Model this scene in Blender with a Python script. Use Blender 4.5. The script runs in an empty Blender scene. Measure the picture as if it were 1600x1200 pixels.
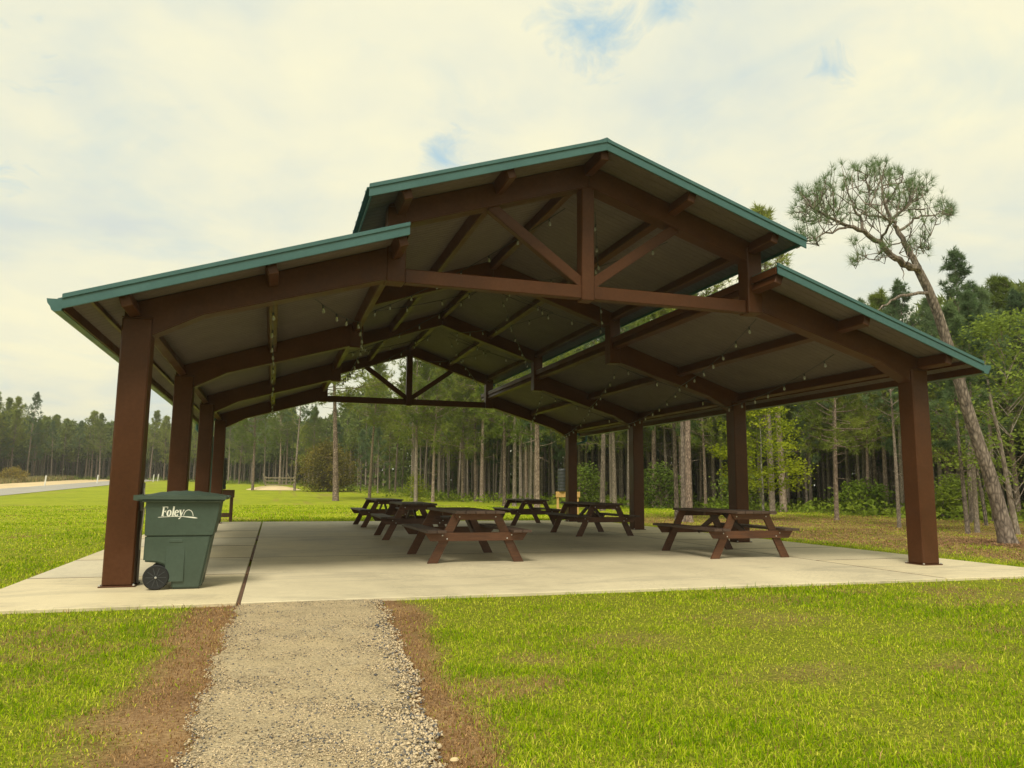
import bpy, math, random
import numpy as np
from mathutils import Vector, Matrix

# ------------------------------------------------------------------ camera, sky, sun, exposure
scene = bpy.context.scene
COL = scene.collection
CAM = np.array([-4.33, -10.14, 1.2])
YAW, PITCH, ROLL, FPX = 17.196, 7.7195, 0.4954, 1192.07
_y, _p, _r = (math.radians(a) for a in (YAW, PITCH, ROLL))
FWD = np.array([math.sin(_y)*math.cos(_p), math.cos(_y)*math.cos(_p), math.sin(_p)])
_R0 = np.array([math.cos(_y), -math.sin(_y), 0.0])
_U0 = np.cross(_R0, FWD)
RGT = math.cos(_r)*_R0 + math.sin(_r)*_U0
UPV = -math.sin(_r)*_R0 + math.cos(_r)*_U0
cd = bpy.data.cameras.new('camera')
cam = bpy.data.objects.new('camera', cd)
COL.objects.link(cam)
cd.sensor_width = 36.0
cd.lens = FPX/1600*36
cd.clip_start, cd.clip_end = 0.05, 4000
m = Matrix.Identity(4)
for i in range(3):
    m[i][0], m[i][1], m[i][2], m[i][3] = RGT[i], UPV[i], -FWD[i], CAM[i]
cam.matrix_world = m
scene.camera = cam

SUN_EL, SUN_AZ = 54.0, -152.0      # azimuth measured from +Y towards +X
world = bpy.data.worlds.new('World')
scene.world = world
world.use_nodes = True
nt = world.node_tree
nt.nodes.clear()
def N(tree, typ, **kw):
    n = tree.nodes.new(typ)
    for k, v in kw.items():
        setattr(n, k, v)
    return n
def ramp(tree, stops, interp='LINEAR'):
    n = N(tree, 'ShaderNodeValToRGB')
    cr = n.color_ramp
    cr.interpolation = interp
    while len(cr.elements) < len(stops):
        cr.elements.new(0.5)
    for e, (pos, c) in zip(cr.elements, stops):
        e.position = pos
        e.color = c if len(c) == 4 else (*c, 1)
    return n
def math_node(tree, op, a, b=None, c=None, clamp=False):
    n = N(tree, 'ShaderNodeMath', operation=op, use_clamp=clamp)
    for i, v in enumerate((a, b, c)):
        if v is None: continue
        if hasattr(v, 'links'): tree.links.new(v, n.inputs[i])
        else: n.inputs[i].default_value = v
    return n.outputs[0]
def mixc(tree, fac, a, b, mode='MIX'):
    n = N(tree, 'ShaderNodeMix', data_type='RGBA', blend_type=mode)
    for i, v in ((0, fac), (6, a), (7, b)):
        if hasattr(v, 'links'): tree.links.new(v, n.inputs[i])
        elif isinstance(v, (int, float)): n.inputs[i].default_value = v
        else: n.inputs[i].default_value = (*v, 1) if len(v) == 3 else v
    return n.outputs[2]
L = nt.links.new
sky = N(nt, 'ShaderNodeTexSky', sky_type='NISHITA', sun_disc=False)
sky.sun_elevation = math.radians(SUN_EL)
sky.sun_rotation = math.radians(SUN_AZ)
sky.air_density = 1.0
sky.dust_density = 1.5
tc = N(nt, 'ShaderNodeTexCoord')
sep = N(nt, 'ShaderNodeSeparateXYZ')
L(tc.outputs['Generated'], sep.inputs[0])
zc = math_node(nt, 'MAXIMUM', sep.outputs[2], 0.0)
den = math_node(nt, 'ADD', zc, 0.22)
comb = N(nt, 'ShaderNodeCombineXYZ')
L(math_node(nt, 'DIVIDE', sep.outputs[0], den), comb.inputs[0])
L(math_node(nt, 'DIVIDE', sep.outputs[1], den), comb.inputs[1])
def sky_noise(scale, detail, rough, off, dist=0.0):
    mp = N(nt, 'ShaderNodeMapping')
    mp.inputs['Location'].default_value = off
    L(comb.outputs[0], mp.inputs[0])
    n = N(nt, 'ShaderNodeTexNoise')
    n.inputs['Scale'].default_value = scale
    n.inputs['Detail'].default_value = detail
    n.inputs['Roughness'].default_value = rough
    n.inputs['Distortion'].default_value = dist
    L(mp.outputs[0], n.inputs['Vector'])
    return n.outputs['Fac']
n_big = sky_noise(1.1, 5, 0.52, (3.1, 1.7, 0), 0.2)
n_mid = sky_noise(2.6, 6, 0.55, (7.3, 2.2, 0), 0.3)
n_fine = sky_noise(7.0, 7, 0.65, (1.3, 5.2, 0), 0.9)
n_wisp = sky_noise(1.9, 7, 0.6, (4.4, 9.2, 0), 0.8)
cl_col = ramp(nt, [(0.36, (6.3, 6.9, 6.6)), (0.44, (7.5, 7.75, 6.5)), (0.51, (8.5, 8.35, 6.4)), (0.60, (9.4, 8.95, 6.3))])
mixv = math_node(nt, 'ADD', math_node(nt, 'MULTIPLY', n_big, 0.55), math_node(nt, 'MULTIPLY', n_mid, 0.45))
L(mixv, cl_col.inputs[0])
# breaks in the cloud, as directions on the dome
def raydir(px, py):
    d = FWD + RGT*(px-800)/FPX - UPV*(py-600)/FPX
    return d/np.linalg.norm(d)
holes = None
nrm = N(nt, 'ShaderNodeVectorMath', operation='NORMALIZE')
L(tc.outputs['Generated'], nrm.inputs[0])
for (px, py, rad, amp) in ((695, 238, .034, 1.0), (920, 66, .055, 1.0), (1045, 18, .03, .9), (1292, 102, .036, .75), (1140, 165, .04, .35), (70, 85, .05, .6), (18, 290, .06, .5), (840, 75, .04, .5)):
    vd = N(nt, 'ShaderNodeVectorMath', operation='DISTANCE')
    L(nrm.outputs[0], vd.inputs[0])
    vd.inputs[1].default_value = tuple(raydir(px, py))
    f = math_node(nt, 'SUBTRACT', 1.0, math_node(nt, 'DIVIDE', vd.outputs['Value'], rad*2.3), clamp=True)
    f = math_node(nt, 'MULTIPLY', f, amp)
    holes = f if holes is None else math_node(nt, 'MAXIMUM', holes, f)
nmix = math_node(nt, 'ADD', math_node(nt, 'MULTIPLY', n_fine, 0.62), math_node(nt, 'MULTIPLY', n_mid, 0.38))
gap = math_node(nt, 'MULTIPLY', math_node(nt, 'ADD', nmix, math_node(nt, 'MULTIPLY_ADD', holes, 0.36, -0.69)), 5.0, clamp=True)
gap = math_node(nt, 'MULTIPLY', gap, 0.9, clamp=True)
veil = math_node(nt, 'MULTIPLY', math_node(nt, 'MULTIPLY_ADD', n_wisp, 5.0, -2.75, clamp=True), 0.30)
gap = math_node(nt, 'MAXIMUM', gap, veil)
blue = mixc(nt, 0.7, sky.outputs[0], (4.2, 7.0, 8.6))
skycol = mixc(nt, gap, cl_col.outputs[0], blue)
bg = N(nt, 'ShaderNodeBackground')
bg.inputs['Strength'].default_value = 0.096
L(skycol, bg.inputs['Color'])
wo = N(nt, 'ShaderNodeOutputWorld')
L(bg.outputs[0], wo.inputs['Surface'])

sd = bpy.data.lights.new('sun', 'SUN')
sd.energy = 3.1
sd.angle = math.radians(20)
sd.color = (1.0, 0.93, 0.78)
sun = bpy.data.objects.new('sun', sd)
COL.objects.link(sun)
_e, _a = math.radians(SUN_EL), math.radians(SUN_AZ)
sdir = Vector((math.sin(_a)*math.cos(_e), math.cos(_a)*math.cos(_e), math.sin(_e)))
sun.rotation_euler = sdir.to_track_quat('Z', 'Y').to_euler()

vs = scene.view_settings
vs.view_transform = 'Standard'
vs.look = 'None'
vs.exposure = 0.16
vs.gamma = 1.0
vs.use_curve_mapping = False

rng = np.random.default_rng(11)
random.seed(11)
# ------------------------------------------------------------------ helpers
def tag(o, label=None, cat=None, group=None, kind=None):
    if label: o['label'] = label
    if cat: o['category'] = cat
    if group: o['group'] = group
    if kind: o['kind'] = kind
    return o
def link(name, me, parent=None):
    o = bpy.data.objects.new(name, me)
    COL.objects.link(o)
    if parent: o.parent = parent
    return o
def empty(name, loc=(0, 0, 0), rz=0.0):
    o = bpy.data.objects.new(name, None)
    o.empty_display_size = 0.2
    COL.objects.link(o)
    o.location = loc
    o.rotation_euler = (0, 0, rz)
    return o
def children(o): return [c for c in bpy.data.objects if c.parent == o]
class MB:
    def __init__(s): s.v, s.f = [], []
    def add(s, vs_, fs):
        b = len(s.v)
        s.v += [tuple(map(float, p)) for p in vs_]
        s.f += [tuple(b+i for i in f) for f in fs]
        return s
    def box(s, c, d, rot=None, ch=0.0):
        """chamfered box, centre c, full size d, optional 3x3 rotation"""
        h = [x/2 for x in d]
        V, F = [], []
        if ch <= 0:
            for sx in (-1, 1):
                for sy in (-1, 1):
                    for sz in (-1, 1): V.append((sx*h[0], sy*h[1], sz*h[2]))
            F = [(0,1,3,2),(4,6,7,5),(0,4,5,1),(2,3,7,6),(0,2,6,4),(1,5,7,3)]
        else:
            ch = min(ch, min(h)*0.8)
            idx = {}
            for sx in (-1, 1):
                for sy in (-1, 1):
                    for sz in (-1, 1):
                        for ax in range(3):
                            p = [sx*(h[0]-ch), sy*(h[1]-ch), sz*(h[2]-ch)]
                            sg = (sx, sy, sz)[ax]
                            p[ax] = sg*h[ax]
                            idx[(sx, sy, sz, ax)] = len(V)
                            V.append(tuple(p))
            S = [(-1,-1),(1,-1),(1,1),(-1,1)]
            for ax in range(3):
                o1, o2 = (ax+1) % 3, (ax+2) % 3
                for sg in (-1, 1):
                    q = []
                    for a, b in S:
                        k = [0, 0, 0]; k[ax], k[o1], k[o2] = sg, a, b
                        q.append(idx[(*k, ax)])
                    F.append(tuple(q if sg > 0 else q[::-1]))
                for a in (-1, 1):
                    for b in (-1, 1):
                        k0 = [0]*3; k1 = [0]*3
                        k0[ax], k0[o1], k0[o2] = -1, a, b
                        k1[ax], k1[o1], k1[o2] = 1, a, b
                        q = [idx[(*k0, o1)], idx[(*k1, o1)], idx[(*k1, o2)], idx[(*k0, o2)]]
                        F.append(tuple(q if a*b > 0 else q[::-1]))
            for sx in (-1, 1):
                for sy in (-1, 1):
                    for sz in (-1, 1):
                        q = [idx[(sx, sy, sz, a)] for a in range(3)]
                        F.append(tuple(q if sx*sy*sz > 0 else q[::-1]))
        V = np.array(V)
        if rot is not None: V = V @ np.array(rot).T
        return s.add(V+np.array(c), F)
    def prism(s, poly, a0, a1, axis='y'):
        """polygon (list of 2-D points) extruded along an axis"""
        n = len(poly)
        def P(u, v, a): return (u, a, v) if axis == 'y' else ((a, u, v) if axis == 'x' else (u, v, a))
        V = [P(u, v, a0) for u, v in poly]+[P(u, v, a1) for u, v in poly]
        F = [tuple(range(n)), tuple(range(2*n-1, n-1, -1))]
        for i in range(n):
            j = (i+1) % n
            F.append((i, n+i, n+j, j))
        return s.add(V, F)
    def tube(s, pts, radii, sides=8, cap=True):
        pts = [np.array(p, float) for p in pts]
        if not hasattr(radii, '__len__'): radii = [radii]*len(pts)
        V, F = [], []
        u = None
        for i, p in enumerate(pts):
            t = pts[min(i+1, len(pts)-1)]-pts[max(i-1, 0)]
            t = t/(np.linalg.norm(t)+1e-9)
            if u is None:
                u = np.cross(t, (0, 0, 1.0) if abs(t[2]) < .9 else (1.0, 0, 0))
            u = u-t*(u@t); u /= np.linalg.norm(u)+1e-9
            w = np.cross(t, u)
            for k in range(sides):
                a = 2*math.pi*k/sides
                V.append(p+radii[i]*(math.cos(a)*u+math.sin(a)*w))
        for i in range(len(pts)-1):
            for k in range(sides):
                k2 = (k+1) % sides
                F.append((i*sides+k, i*sides+k2, (i+1)*sides+k2, (i+1)*sides+k))
        if cap:
            F.append(tuple(range(sides))[::-1])
            F.append(tuple((len(pts)-1)*sides+k for k in range(sides)))
        return s.add(V, F)
    def lathe(s, prof, c=(0, 0, 0), sides=16, axis='z'):
        V, F = [], []
        for r, z in prof:
            for k in range(sides):
                a = 2*math.pi*k/sides
                p = (r*math.cos(a), r*math.sin(a), z)
                if axis == 'y': p = (p[0], p[2], p[1])
                if axis == 'x': p = (p[2], p[0], p[1])
                V.append((p[0]+c[0], p[1]+c[1], p[2]+c[2]))
        for i in range(len(prof)-1):
            for k in range(sides):
                k2 = (k+1) % sides
                F.append((i*sides+k, i*sides+k2, (i+1)*sides+k2, (i+1)*sides+k))
        F.append(tuple(range(sides))[::-1])
        F.append(tuple((len(prof)-1)*sides+k for k in range(sides)))
        return s.add(V, F)
    def build(s, name, mat, parent=None, smooth=False, bevel=0.0):
        me = bpy.data.meshes.new(name)
        me.from_pydata(s.v, [], s.f)
        me.materials.append(mat)
        import bmesh
        bm = bmesh.new(); bm.from_mesh(me)
        bmesh.ops.recalc_face_normals(bm, faces=bm.faces)
        if bevel > 0:
            ed = [e for e in bm.edges if len(e.link_faces) == 2 and e.calc_face_angle(0) > 0.5]
            bmesh.ops.bevel(bm, geom=ed, offset=bevel, segments=2, affect='EDGES', clamp_overlap=True)
        bm.to_mesh(me); bm.free()
        if smooth:
            me.polygons.foreach_set('use_smooth', [True]*len(me.polygons))
            try: me.set_sharp_from_angle(angle=0.7)
            except Exception: pass
        return link(name, me, parent)
def mesh_np(name, V, F, mat, col=None, nv=3):
    """big mesh from numpy arrays; F is (n,3) or (n,4); col per-vertex rgb"""
    me = bpy.data.meshes.new(name)
    V = np.asarray(V, np.float32); F = np.asarray(F, np.int32)
    me.vertices.add(len(V)); me.vertices.foreach_set('co', V.ravel())
    k = F.shape[1]
    me.loops.add(F.size); me.loops.foreach_set('vertex_index', F.ravel())
    me.polygons.add(len(F)); me.polygons.foreach_set('loop_start', np.arange(0, F.size, k, dtype=np.int32))
    try: me.polygons.foreach_set('loop_total', np.full(len(F), k, np.int32))
    except Exception: pass
    if col is not None:
        at = me.color_attributes.new('tint', 'FLOAT_COLOR', 'POINT')
        c4 = np.ones((len(V), 4), np.float32); c4[:, :np.shape(col)[1]] = col
        at.data.foreach_set('color', c4.ravel())
    me.update(calc_edges=True)
    me.materials.append(mat)
    return me
def copy_tree(o, parent=None):
    c = o.copy(); COL.objects.link(c)
    if parent: c.parent = parent
    for ch in list(o.children): copy_tree(ch, c)
    return c
def smoothstep(a, b, x):
    t = np.clip((x-a)/(b-a), 0, 1)
    return t*t*(3-2*t)
def terrain(x, y):
    x = np.asarray(x, float); y = np.asarray(y, float)
    cy = y+10.14
    ramp_ = np.where(cy > 62, (cy-62)*0.02, 0)+np.where((cy > 48) & (cy <= 62), 0, 0)
    fall = 1-smoothstep(8, 30, x)
    bump = 0.012*np.sin(x*0.9+1.3)*np.sin(y*0.7+0.4)*smoothstep(10, 22, np.hypot(x-CAM[0], y-CAM[1])-6)
    return -0.035+ramp_*fall+bump
def ray_px(px, py): return FWD+RGT*(px-800)/FPX-UPV*(py-600)/FPX
def ground_px(px, py):
    d = ray_px(px, py)
    t = np.linspace(3, 300, 6000)
    P = CAM+t[:, None]*d
    below = P[:, 2] < terrain(P[:, 0], P[:, 1])
    i = int(np.argmax(below)) if below.any() else 4000
    return P[i]
def at_dist(px, dist):
    """point on the terrain at a horizontal distance in the direction of a bearing"""
    d = ray_px(px, 600); h = d[:2]/np.linalg.norm(d[:2])
    x, y = CAM[0]+h[0]*dist, CAM[1]+h[1]*dist
    return np.array([x, y, float(terrain(x, y))])
def at_y(px, py, y):
    d = ray_px(px, py)
    return CAM+d*(y-CAM[1])/d[1]
# ------------------------------------------------------------------ materials
def new_mat(name):
    mt = bpy.data.materials.new(name); mt.use_nodes = True
    t = mt.node_tree
    return mt, t, t.nodes['Principled BSDF'], t.nodes['Material Output']
def obj_coord(t):
    return N(t, 'ShaderNodeTexCoord').outputs['Object']
def world_pos(t):
    return N(t, 'ShaderNodeNewGeometry').outputs['Position']
def noise(t, vec, scale, detail=4, rough=0.55, stretch=None, dist=0.0):
    if stretch:
        mp = N(t, 'ShaderNodeMapping'); mp.inputs['Scale'].default_value = stretch
        t.links.new(vec, mp.inputs[0]); vec = mp.outputs[0]
    n = N(t, 'ShaderNodeTexNoise')
    n.inputs['Scale'].default_value = scale; n.inputs['Detail'].default_value = detail
    n.inputs['Roughness'].default_value = rough; n.inputs['Distortion'].default_value = dist
    t.links.new(vec, n.inputs['Vector'])
    return n.outputs['Fac']
def bump(t, b, h, strength, dist):
    n = N(t, 'ShaderNodeBump'); n.inputs['Strength'].default_value = strength; n.inputs['Distance'].default_value = dist
    t.links.new(h, n.inputs['Height']); t.links.new(n.outputs[0], b.inputs['Normal'])
def mat_paint(name, c, rough=0.42, var=0.25, spec=0.5):
    mt, t, b, o = new_mat(name)
    p = world_pos(t)
    n1 = noise(t, p, 1.6, 5, 0.6); n2 = noise(t, p, 22, 4, 0.65)
    f = math_node(t, 'ADD', math_node(t, 'MULTIPLY', n1, 0.6), math_node(t, 'MULTIPLY', n2, 0.4))
    r = ramp(t, [(0.3, tuple(x*(1-var) for x in c)), (0.5, c), (0.72, tuple(min(1, x*(1+var)+0.004) for x in c))])
    t.links.new(f, r.inputs[0]); t.links.new(r.outputs[0], b.inputs['Base Color'])
    rr = ramp(t, [(0.3, (rough-.08,)*3), (0.7, (rough+.12,)*3)]); t.links.new(n1, rr.inputs[0])
    t.links.new(rr.outputs[0], b.inputs['Roughness'])
    b.inputs['Specular IOR Level'].default_value = spec
    bump(t, b, n2, 0.05, 0.01)
    return mt
def mat_wood(name, c_dark, c_light, rough=0.65, axis='y'):
    mt, t, b, o = new_mat(name)
    tcn = N(t, 'ShaderNodeTexCoord'); info = N(t, 'ShaderNodeObjectInfo')
    off = N(t, 'ShaderNodeVectorMath', operation='MULTIPLY_ADD')
    t.links.new(info.outputs['Random'], off.inputs[0]); off.inputs[1].default_value = (17, 31, 11)
    t.links.new(tcn.outputs['Object'], off.inputs[2])
    st = {'y': (14, 0.9, 14), 'x': (0.9, 14, 14), 'z': (14, 14, 0.9)}[axis]
    g = noise(t, off.outputs[0], 3.5, 6, 0.65, st, 0.6)
    blot = noise(t, off.outputs[0], 2.2, 4, 0.6)
    f = math_node(t, 'ADD', math_node(t, 'MULTIPLY', g, 0.6), math_node(t, 'MULTIPLY', blot, 0.4))
    f = math_node(t, 'ADD', f, math_node(t, 'MULTIPLY_ADD', info.outputs['Random'], 0.16, -0.08))
    r = ramp(t, [(0.3, c_dark), (0.68, c_light)]); t.links.new(f, r.inputs[0])
    t.links.new(r.outputs[0], b.inputs['Base Color'])
    b.inputs['Roughness'].default_value = rough
    bump(t, b, g, 0.35, 0.006)
    return mt
def mat_simple(name, c, rough=0.5, metal=0.0, var=0.15, scale=12):
    mt, t, b, o = new_mat(name)
    n1 = noise(t, obj_coord(t), scale, 4)
    r = ramp(t, [(0.3, tuple(x*(1-var) for x in c)), (0.7, tuple(min(1, x*(1+var)) for x in c))])
    t.links.new(n1, r.inputs[0]); t.links.new(r.outputs[0], b.inputs['Base Color'])
    b.inputs['Roughness'].default_value = rough; b.inputs['Metallic'].default_value = metal
    return mt
def mat_leaf(name, c, c2, trans=0.35, attr=False, varamp=0.35):
    """thin foliage: diffuse plus light coming through"""
    mt, t, b, o = new_mat(name)
    t.nodes.remove(b)
    info = N(t, 'ShaderNodeObjectInfo')
    p = world_pos(t)
    n1 = noise(t, p, 0.9, 3, 0.6)
    f = math_node(t, 'ADD', math_node(t, 'MULTIPLY', n1, 1.0), math_node(t, 'MULTIPLY_ADD', info.outputs['Random'], varamp, -varamp/2))
    r = ramp(t, [(0.3, c), (0.7, c2)]); t.links.new(f, r.inputs[0])
    colo = r.outputs[0]
    if attr:
        a = N(t, 'ShaderNodeVertexColor', layer_name='tint')
        colo = mixc(t, 1.0, colo, a.outputs[0], 'MULTIPLY')
    d = N(t, 'ShaderNodeBsdfDiffuse'); tr = N(t, 'ShaderNodeBsdfTranslucent')
    t.links.new(colo, d.inputs[0]); t.links.new(colo, tr.inputs[0])
    mx = N(t, 'ShaderNodeMixShader'); mx.inputs[0].default_value = trans
    t.links.new(d.outputs[0], mx.inputs[1]); t.links.new(tr.outputs[0], mx.inputs[2])
    t.links.new(mx.outputs[0], o.inputs['Surface'])
    return mt
def mat_blade(name, trans=0.3):
    mt, t, b, o = new_mat(name)
    t.nodes.remove(b)
    a = N(t, 'ShaderNodeVertexColor', layer_name='tint')
    d = N(t, 'ShaderNodeBsdfDiffuse'); tr = N(t, 'ShaderNodeBsdfTranslucent')
    t.links.new(a.outputs[0], d.inputs[0]); t.links.new(a.outputs[0], tr.inputs[0])
    mx = N(t, 'ShaderNodeMixShader'); mx.inputs[0].default_value = trans
    t.links.new(d.outputs[0], mx.inputs[1]); t.links.new(tr.outputs[0], mx.inputs[2])
    t.links.new(mx.outputs[0], o.inputs['Surface'])
    return mt
def mat_bark(name, c, c2):
    mt, t, b, o = new_mat(name)
    tcn = N(t, 'ShaderNodeTexCoord'); info = N(t, 'ShaderNodeObjectInfo')
    v = N(t, 'ShaderNodeTexVoronoi'); v.feature = 'DISTANCE_TO_EDGE'
    mp = N(t, 'ShaderNodeMapping'); mp.inputs['Scale'].default_value = (1, 1, 0.35)
    t.links.new(tcn.outputs['Object'], mp.inputs[0]); t.links.new(mp.outputs[0], v.inputs['Vector'])
    v.inputs['Scale'].default_value = 14
    n1 = noise(t, tcn.outputs['Object'], 9, 5, 0.7, (1, 1, 0.4))
    f = math_node(t, 'ADD', math_node(t, 'MULTIPLY', v.outputs['Distance'], 0.9), math_node(t, 'MULTIPLY', n1, 0.75))
    f = math_node(t, 'ADD', f, math_node(t, 'MULTIPLY_ADD', info.outputs['Random'], 0.24, -0.12))
    r = ramp(t, [(0.28, tuple(x*0.35 for x in c)), (0.45, c), (0.78, c2)]); t.links.new(f, r.inputs[0])
    t.links.new(r.outputs[0], b.inputs['Base Color']); b.inputs['Roughness'].default_value = 0.9
    bump(t, b, f, 0.6, 0.03)
    return mt

M = {}
M['steel'] = mat_paint('painted_brown_steel', (0.070, 0.0245, 0.0075), 0.42, 0.28, 0.22)
M['teal'] = mat_paint('painted_green_metal', (0.040, 0.112, 0.110), 0.36, 0.16)
M['deck'] = mat_wood('stained_ceiling_board', (0.085, 0.064, 0.056), (0.145, 0.112, 0.097), 0.7, 'x')
M['table'] = mat_wood('stained_table_wood', (0.034, 0.019, 0.013), (0.105, 0.062, 0.043), 0.6, 'y')
M['tablex'] = mat_wood('stained_table_frame_wood', (0.036, 0.013, 0.005), (0.125, 0.047, 0.017), 0.6, 'x')
M['yellow_wood'] = mat_wood('new_pine_wood', (0.42, 0.24, 0.07), (0.62, 0.40, 0.14), 0.7, 'x')
M['shaded_wood'] = mat_wood('shaded_post_wood', (0.07, 0.035, 0.018), (0.16, 0.08, 0.045), 0.75, 'z')  # rear left stand: its shade is put into the wood colour as brown
M['grey_wood'] = mat_wood('weathered_rail_wood', (0.16, 0.13, 0.09), (0.34, 0.28, 0.18), 0.85, 'x')
M['joint'] = mat_wood('joint_filler_wood', (0.05, 0.026, 0.015), (0.16, 0.085, 0.045), 0.9, 'y')
M['bolt'] = mat_simple('galvanised_bolt', (0.6, 0.6, 0.58), 0.35, 0.8)
M['binplastic'] = mat_paint('green_bin_plastic', (0.046, 0.072, 0.053), 0.5, 0.22)
M['rubber'] = mat_simple('black_rubber', (0.008, 0.0085, 0.009), 0.75)
M['white_print'] = mat_simple('white_print', (0.78, 0.78, 0.7), 0.6, 0, 0.04)
M['white_post'] = mat_simple('white_marker_plastic', (0.75, 0.74, 0.68), 0.5, 0, 0.08)
M['cable'] = mat_simple('black_cable', (0.02, 0.02, 0.02), 0.5)
M['conduit'] = mat_simple('grey_conduit', (0.22, 0.20, 0.17), 0.5)
M['cord'] = mat_simple('pale_cord', (0.5, 0.46, 0.36), 0.6)
M['drum'] = mat_simple('dark_drum_plastic', (0.028, 0.031, 0.034), 0.55)
mt, t, b, o = new_mat('bulb_glass')
b.inputs['Base Color'].default_value = (0.5, 0.5, 0.47, 1); b.inputs['Roughness'].default_value = 0.08
b.inputs['Transmission Weight'].default_value = 0.55
M['glass'] = mt
M['bark'] = mat_bark('pine_bark', (0.17, 0.12, 0.09), (0.40, 0.31, 0.245))
M['bark_grey'] = mat_bark('grey_pine_bark', (0.155, 0.12, 0.095), (0.34, 0.28, 0.225))
M['bark_white'] = mat_bark('pale_sapling_bark', (0.3, 0.28, 0.24), (0.58, 0.55, 0.47))
M['needles'] = mat_leaf('pine_needles', (0.15, 0.205, 0.038), (0.31, 0.35, 0.065), 0.48, varamp=0.5)
M['needles_dark'] = mat_leaf('pine_needles_dark', (0.105, 0.17, 0.078), (0.20, 0.275, 0.12), 0.48, varamp=0.4)
M['leaves'] = mat_leaf('broad_leaves', (0.13, 0.19, 0.035), (0.26, 0.33, 0.06), 0.45)
M['leaves_yellow'] = mat_leaf('yellow_green_leaves', (0.22, 0.29, 0.02), (0.42, 0.46, 0.035), 0.45)
M['leaves_olive'] = mat_leaf('olive_leaves', (0.14, 0.13, 0.03), (0.36, 0.28, 0.06), 0.4)
M['under'] = mat_leaf('undergrowth_leaves', (0.12, 0.19, 0.02), (0.27, 0.34, 0.04), 0.45)
M['far'] = mat_leaf('far_foliage', (0.12, 0.175, 0.048), (0.23, 0.27, 0.075), 0.45, varamp=0)
M['blade'] = mat_blade('grass_blade')
M['litter'] = mat_blade('needle_litter', 0.1)

def patch_noise(x, y, s, seed):
    r = np.random.default_rng(seed)
    out = np.zeros_like(np.asarray(x, float))
    for k in range(6):
        a = r.uniform(0, 6.28); f = s*r.uniform(0.6, 2.2); ph = r.uniform(0, 6.28)
        out = out+np.sin((x*math.cos(a)+y*math.sin(a))*f+ph+1.3*np.sin((x*math.sin(a)-y*math.cos(a))*f*0.7+ph*2))
    return out/6
PATH_L = [(-1.5, -4.60), (-2.6, -4.62), (-4.3, -4.65), (-5.3, -4.65), (-6.6, -4.66), (-9, -5.0), (-18, -5.4)]
PATH_R = [(-1.5, -3.20), (-2.4, -3.24), (-3.2, -3.30), (-4.2, -3.38), (-5.2, -3.46), (-6.7, -3.62), (-9, -3.7), (-18, -3.8)]
def path_edge(tab, y):
    ys = np.array([p[0] for p in tab])[::-1]; xs = np.array([p[1] for p in tab])[::-1]
    return np.interp(y, ys, xs)
def wob(y, s): return 0.022*np.sin(y*5.1+s)+0.016*np.sin(y*11.7+2*s)+0.012*np.sin(y*29+3*s)
def on_path(x, y):
    return (y < -1.5) & (x > path_edge(PATH_L, y)+wob(y, 1)) & (x < path_edge(PATH_R, y)+wob(y, 2))
def on_slab(x, y): return (np.abs(x) < 7.27) & (y > -1.6) & (y < 16.95)
WORN = [(-2.9, -5.35, 0.30, .9), (-2.4, -4.75, 0.22, .7), (-1.6, -4.2, 0.35, .5), (0.3, -3.6, 0.5, .5), (-0.9, -5.6, 0.3, .6), (2.1, -4.7, 0.4, .5), (3.6, -3.2, 0.5, .55), (1.2, -2.6, 0.35, .5), (5.5, -4.3, 0.6, .5), (-6.6, -4.3, 0.5, .5), (-6.2, -2.9, 0.35, .4)]
def dead_mask(x, y):
    """how dead the turf is (brown strips beside the path, dry flecks elsewhere)"""
    n = patch_noise(x, y, 1.7, 5); n2 = patch_noise(x, y, 4.5, 8)
    dl = path_edge(PATH_L, y)-x; dr = x-path_edge(PATH_R, y)
    wl = 0.54+0.16*np.sin(y*1.3+0.5)+0.30*n+0.16*n2
    wr = 0.34+0.10*np.sin(y*1.9+1)+0.26*n+0.08*n2
    L_ = (1-smoothstep(0.45, 1.4, dl/np.maximum(wl, 0.1)))*(dl > -0.2)
    R_ = (1-smoothstep(0.55, 1.35, dr/np.maximum(wr, 0.08)))*(dr > -0.2)
    side = np.where(y < -1.4, np.maximum(L_, R_), 0)
    fleck = smoothstep(0.26, 0.62, patch_noise(x, y, 0.8, 21)*0.6+n2*0.40+0.10)*0.5
    for (sx_, sy_, sr_, am_) in WORN:
        q_ = np.hypot((x-sx_)/1.5, y-sy_)/sr_+0.8*n2+0.5*n+0.4*patch_noise(x, y, 9, 71)
        fleck = np.maximum(fleck, 0.62*am_*(1-smoothstep(0.3, 1.35, q_)))
    # dry ground to the right of the slab, below the pines
    d = np.clip((x-7.9)/1.0, 0, 1)*np.clip((26-x)/4, 0, 1)*np.clip((y+5)/4, 0, 1)*np.clip((24-y)/6, 0, 1)
    dry = d*np.clip(0.78+0.5*n+0.3*n2, 0, 1)
    return np.clip(np.maximum(np.maximum(side, fleck), dry*0.85), 0, 1)

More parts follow.
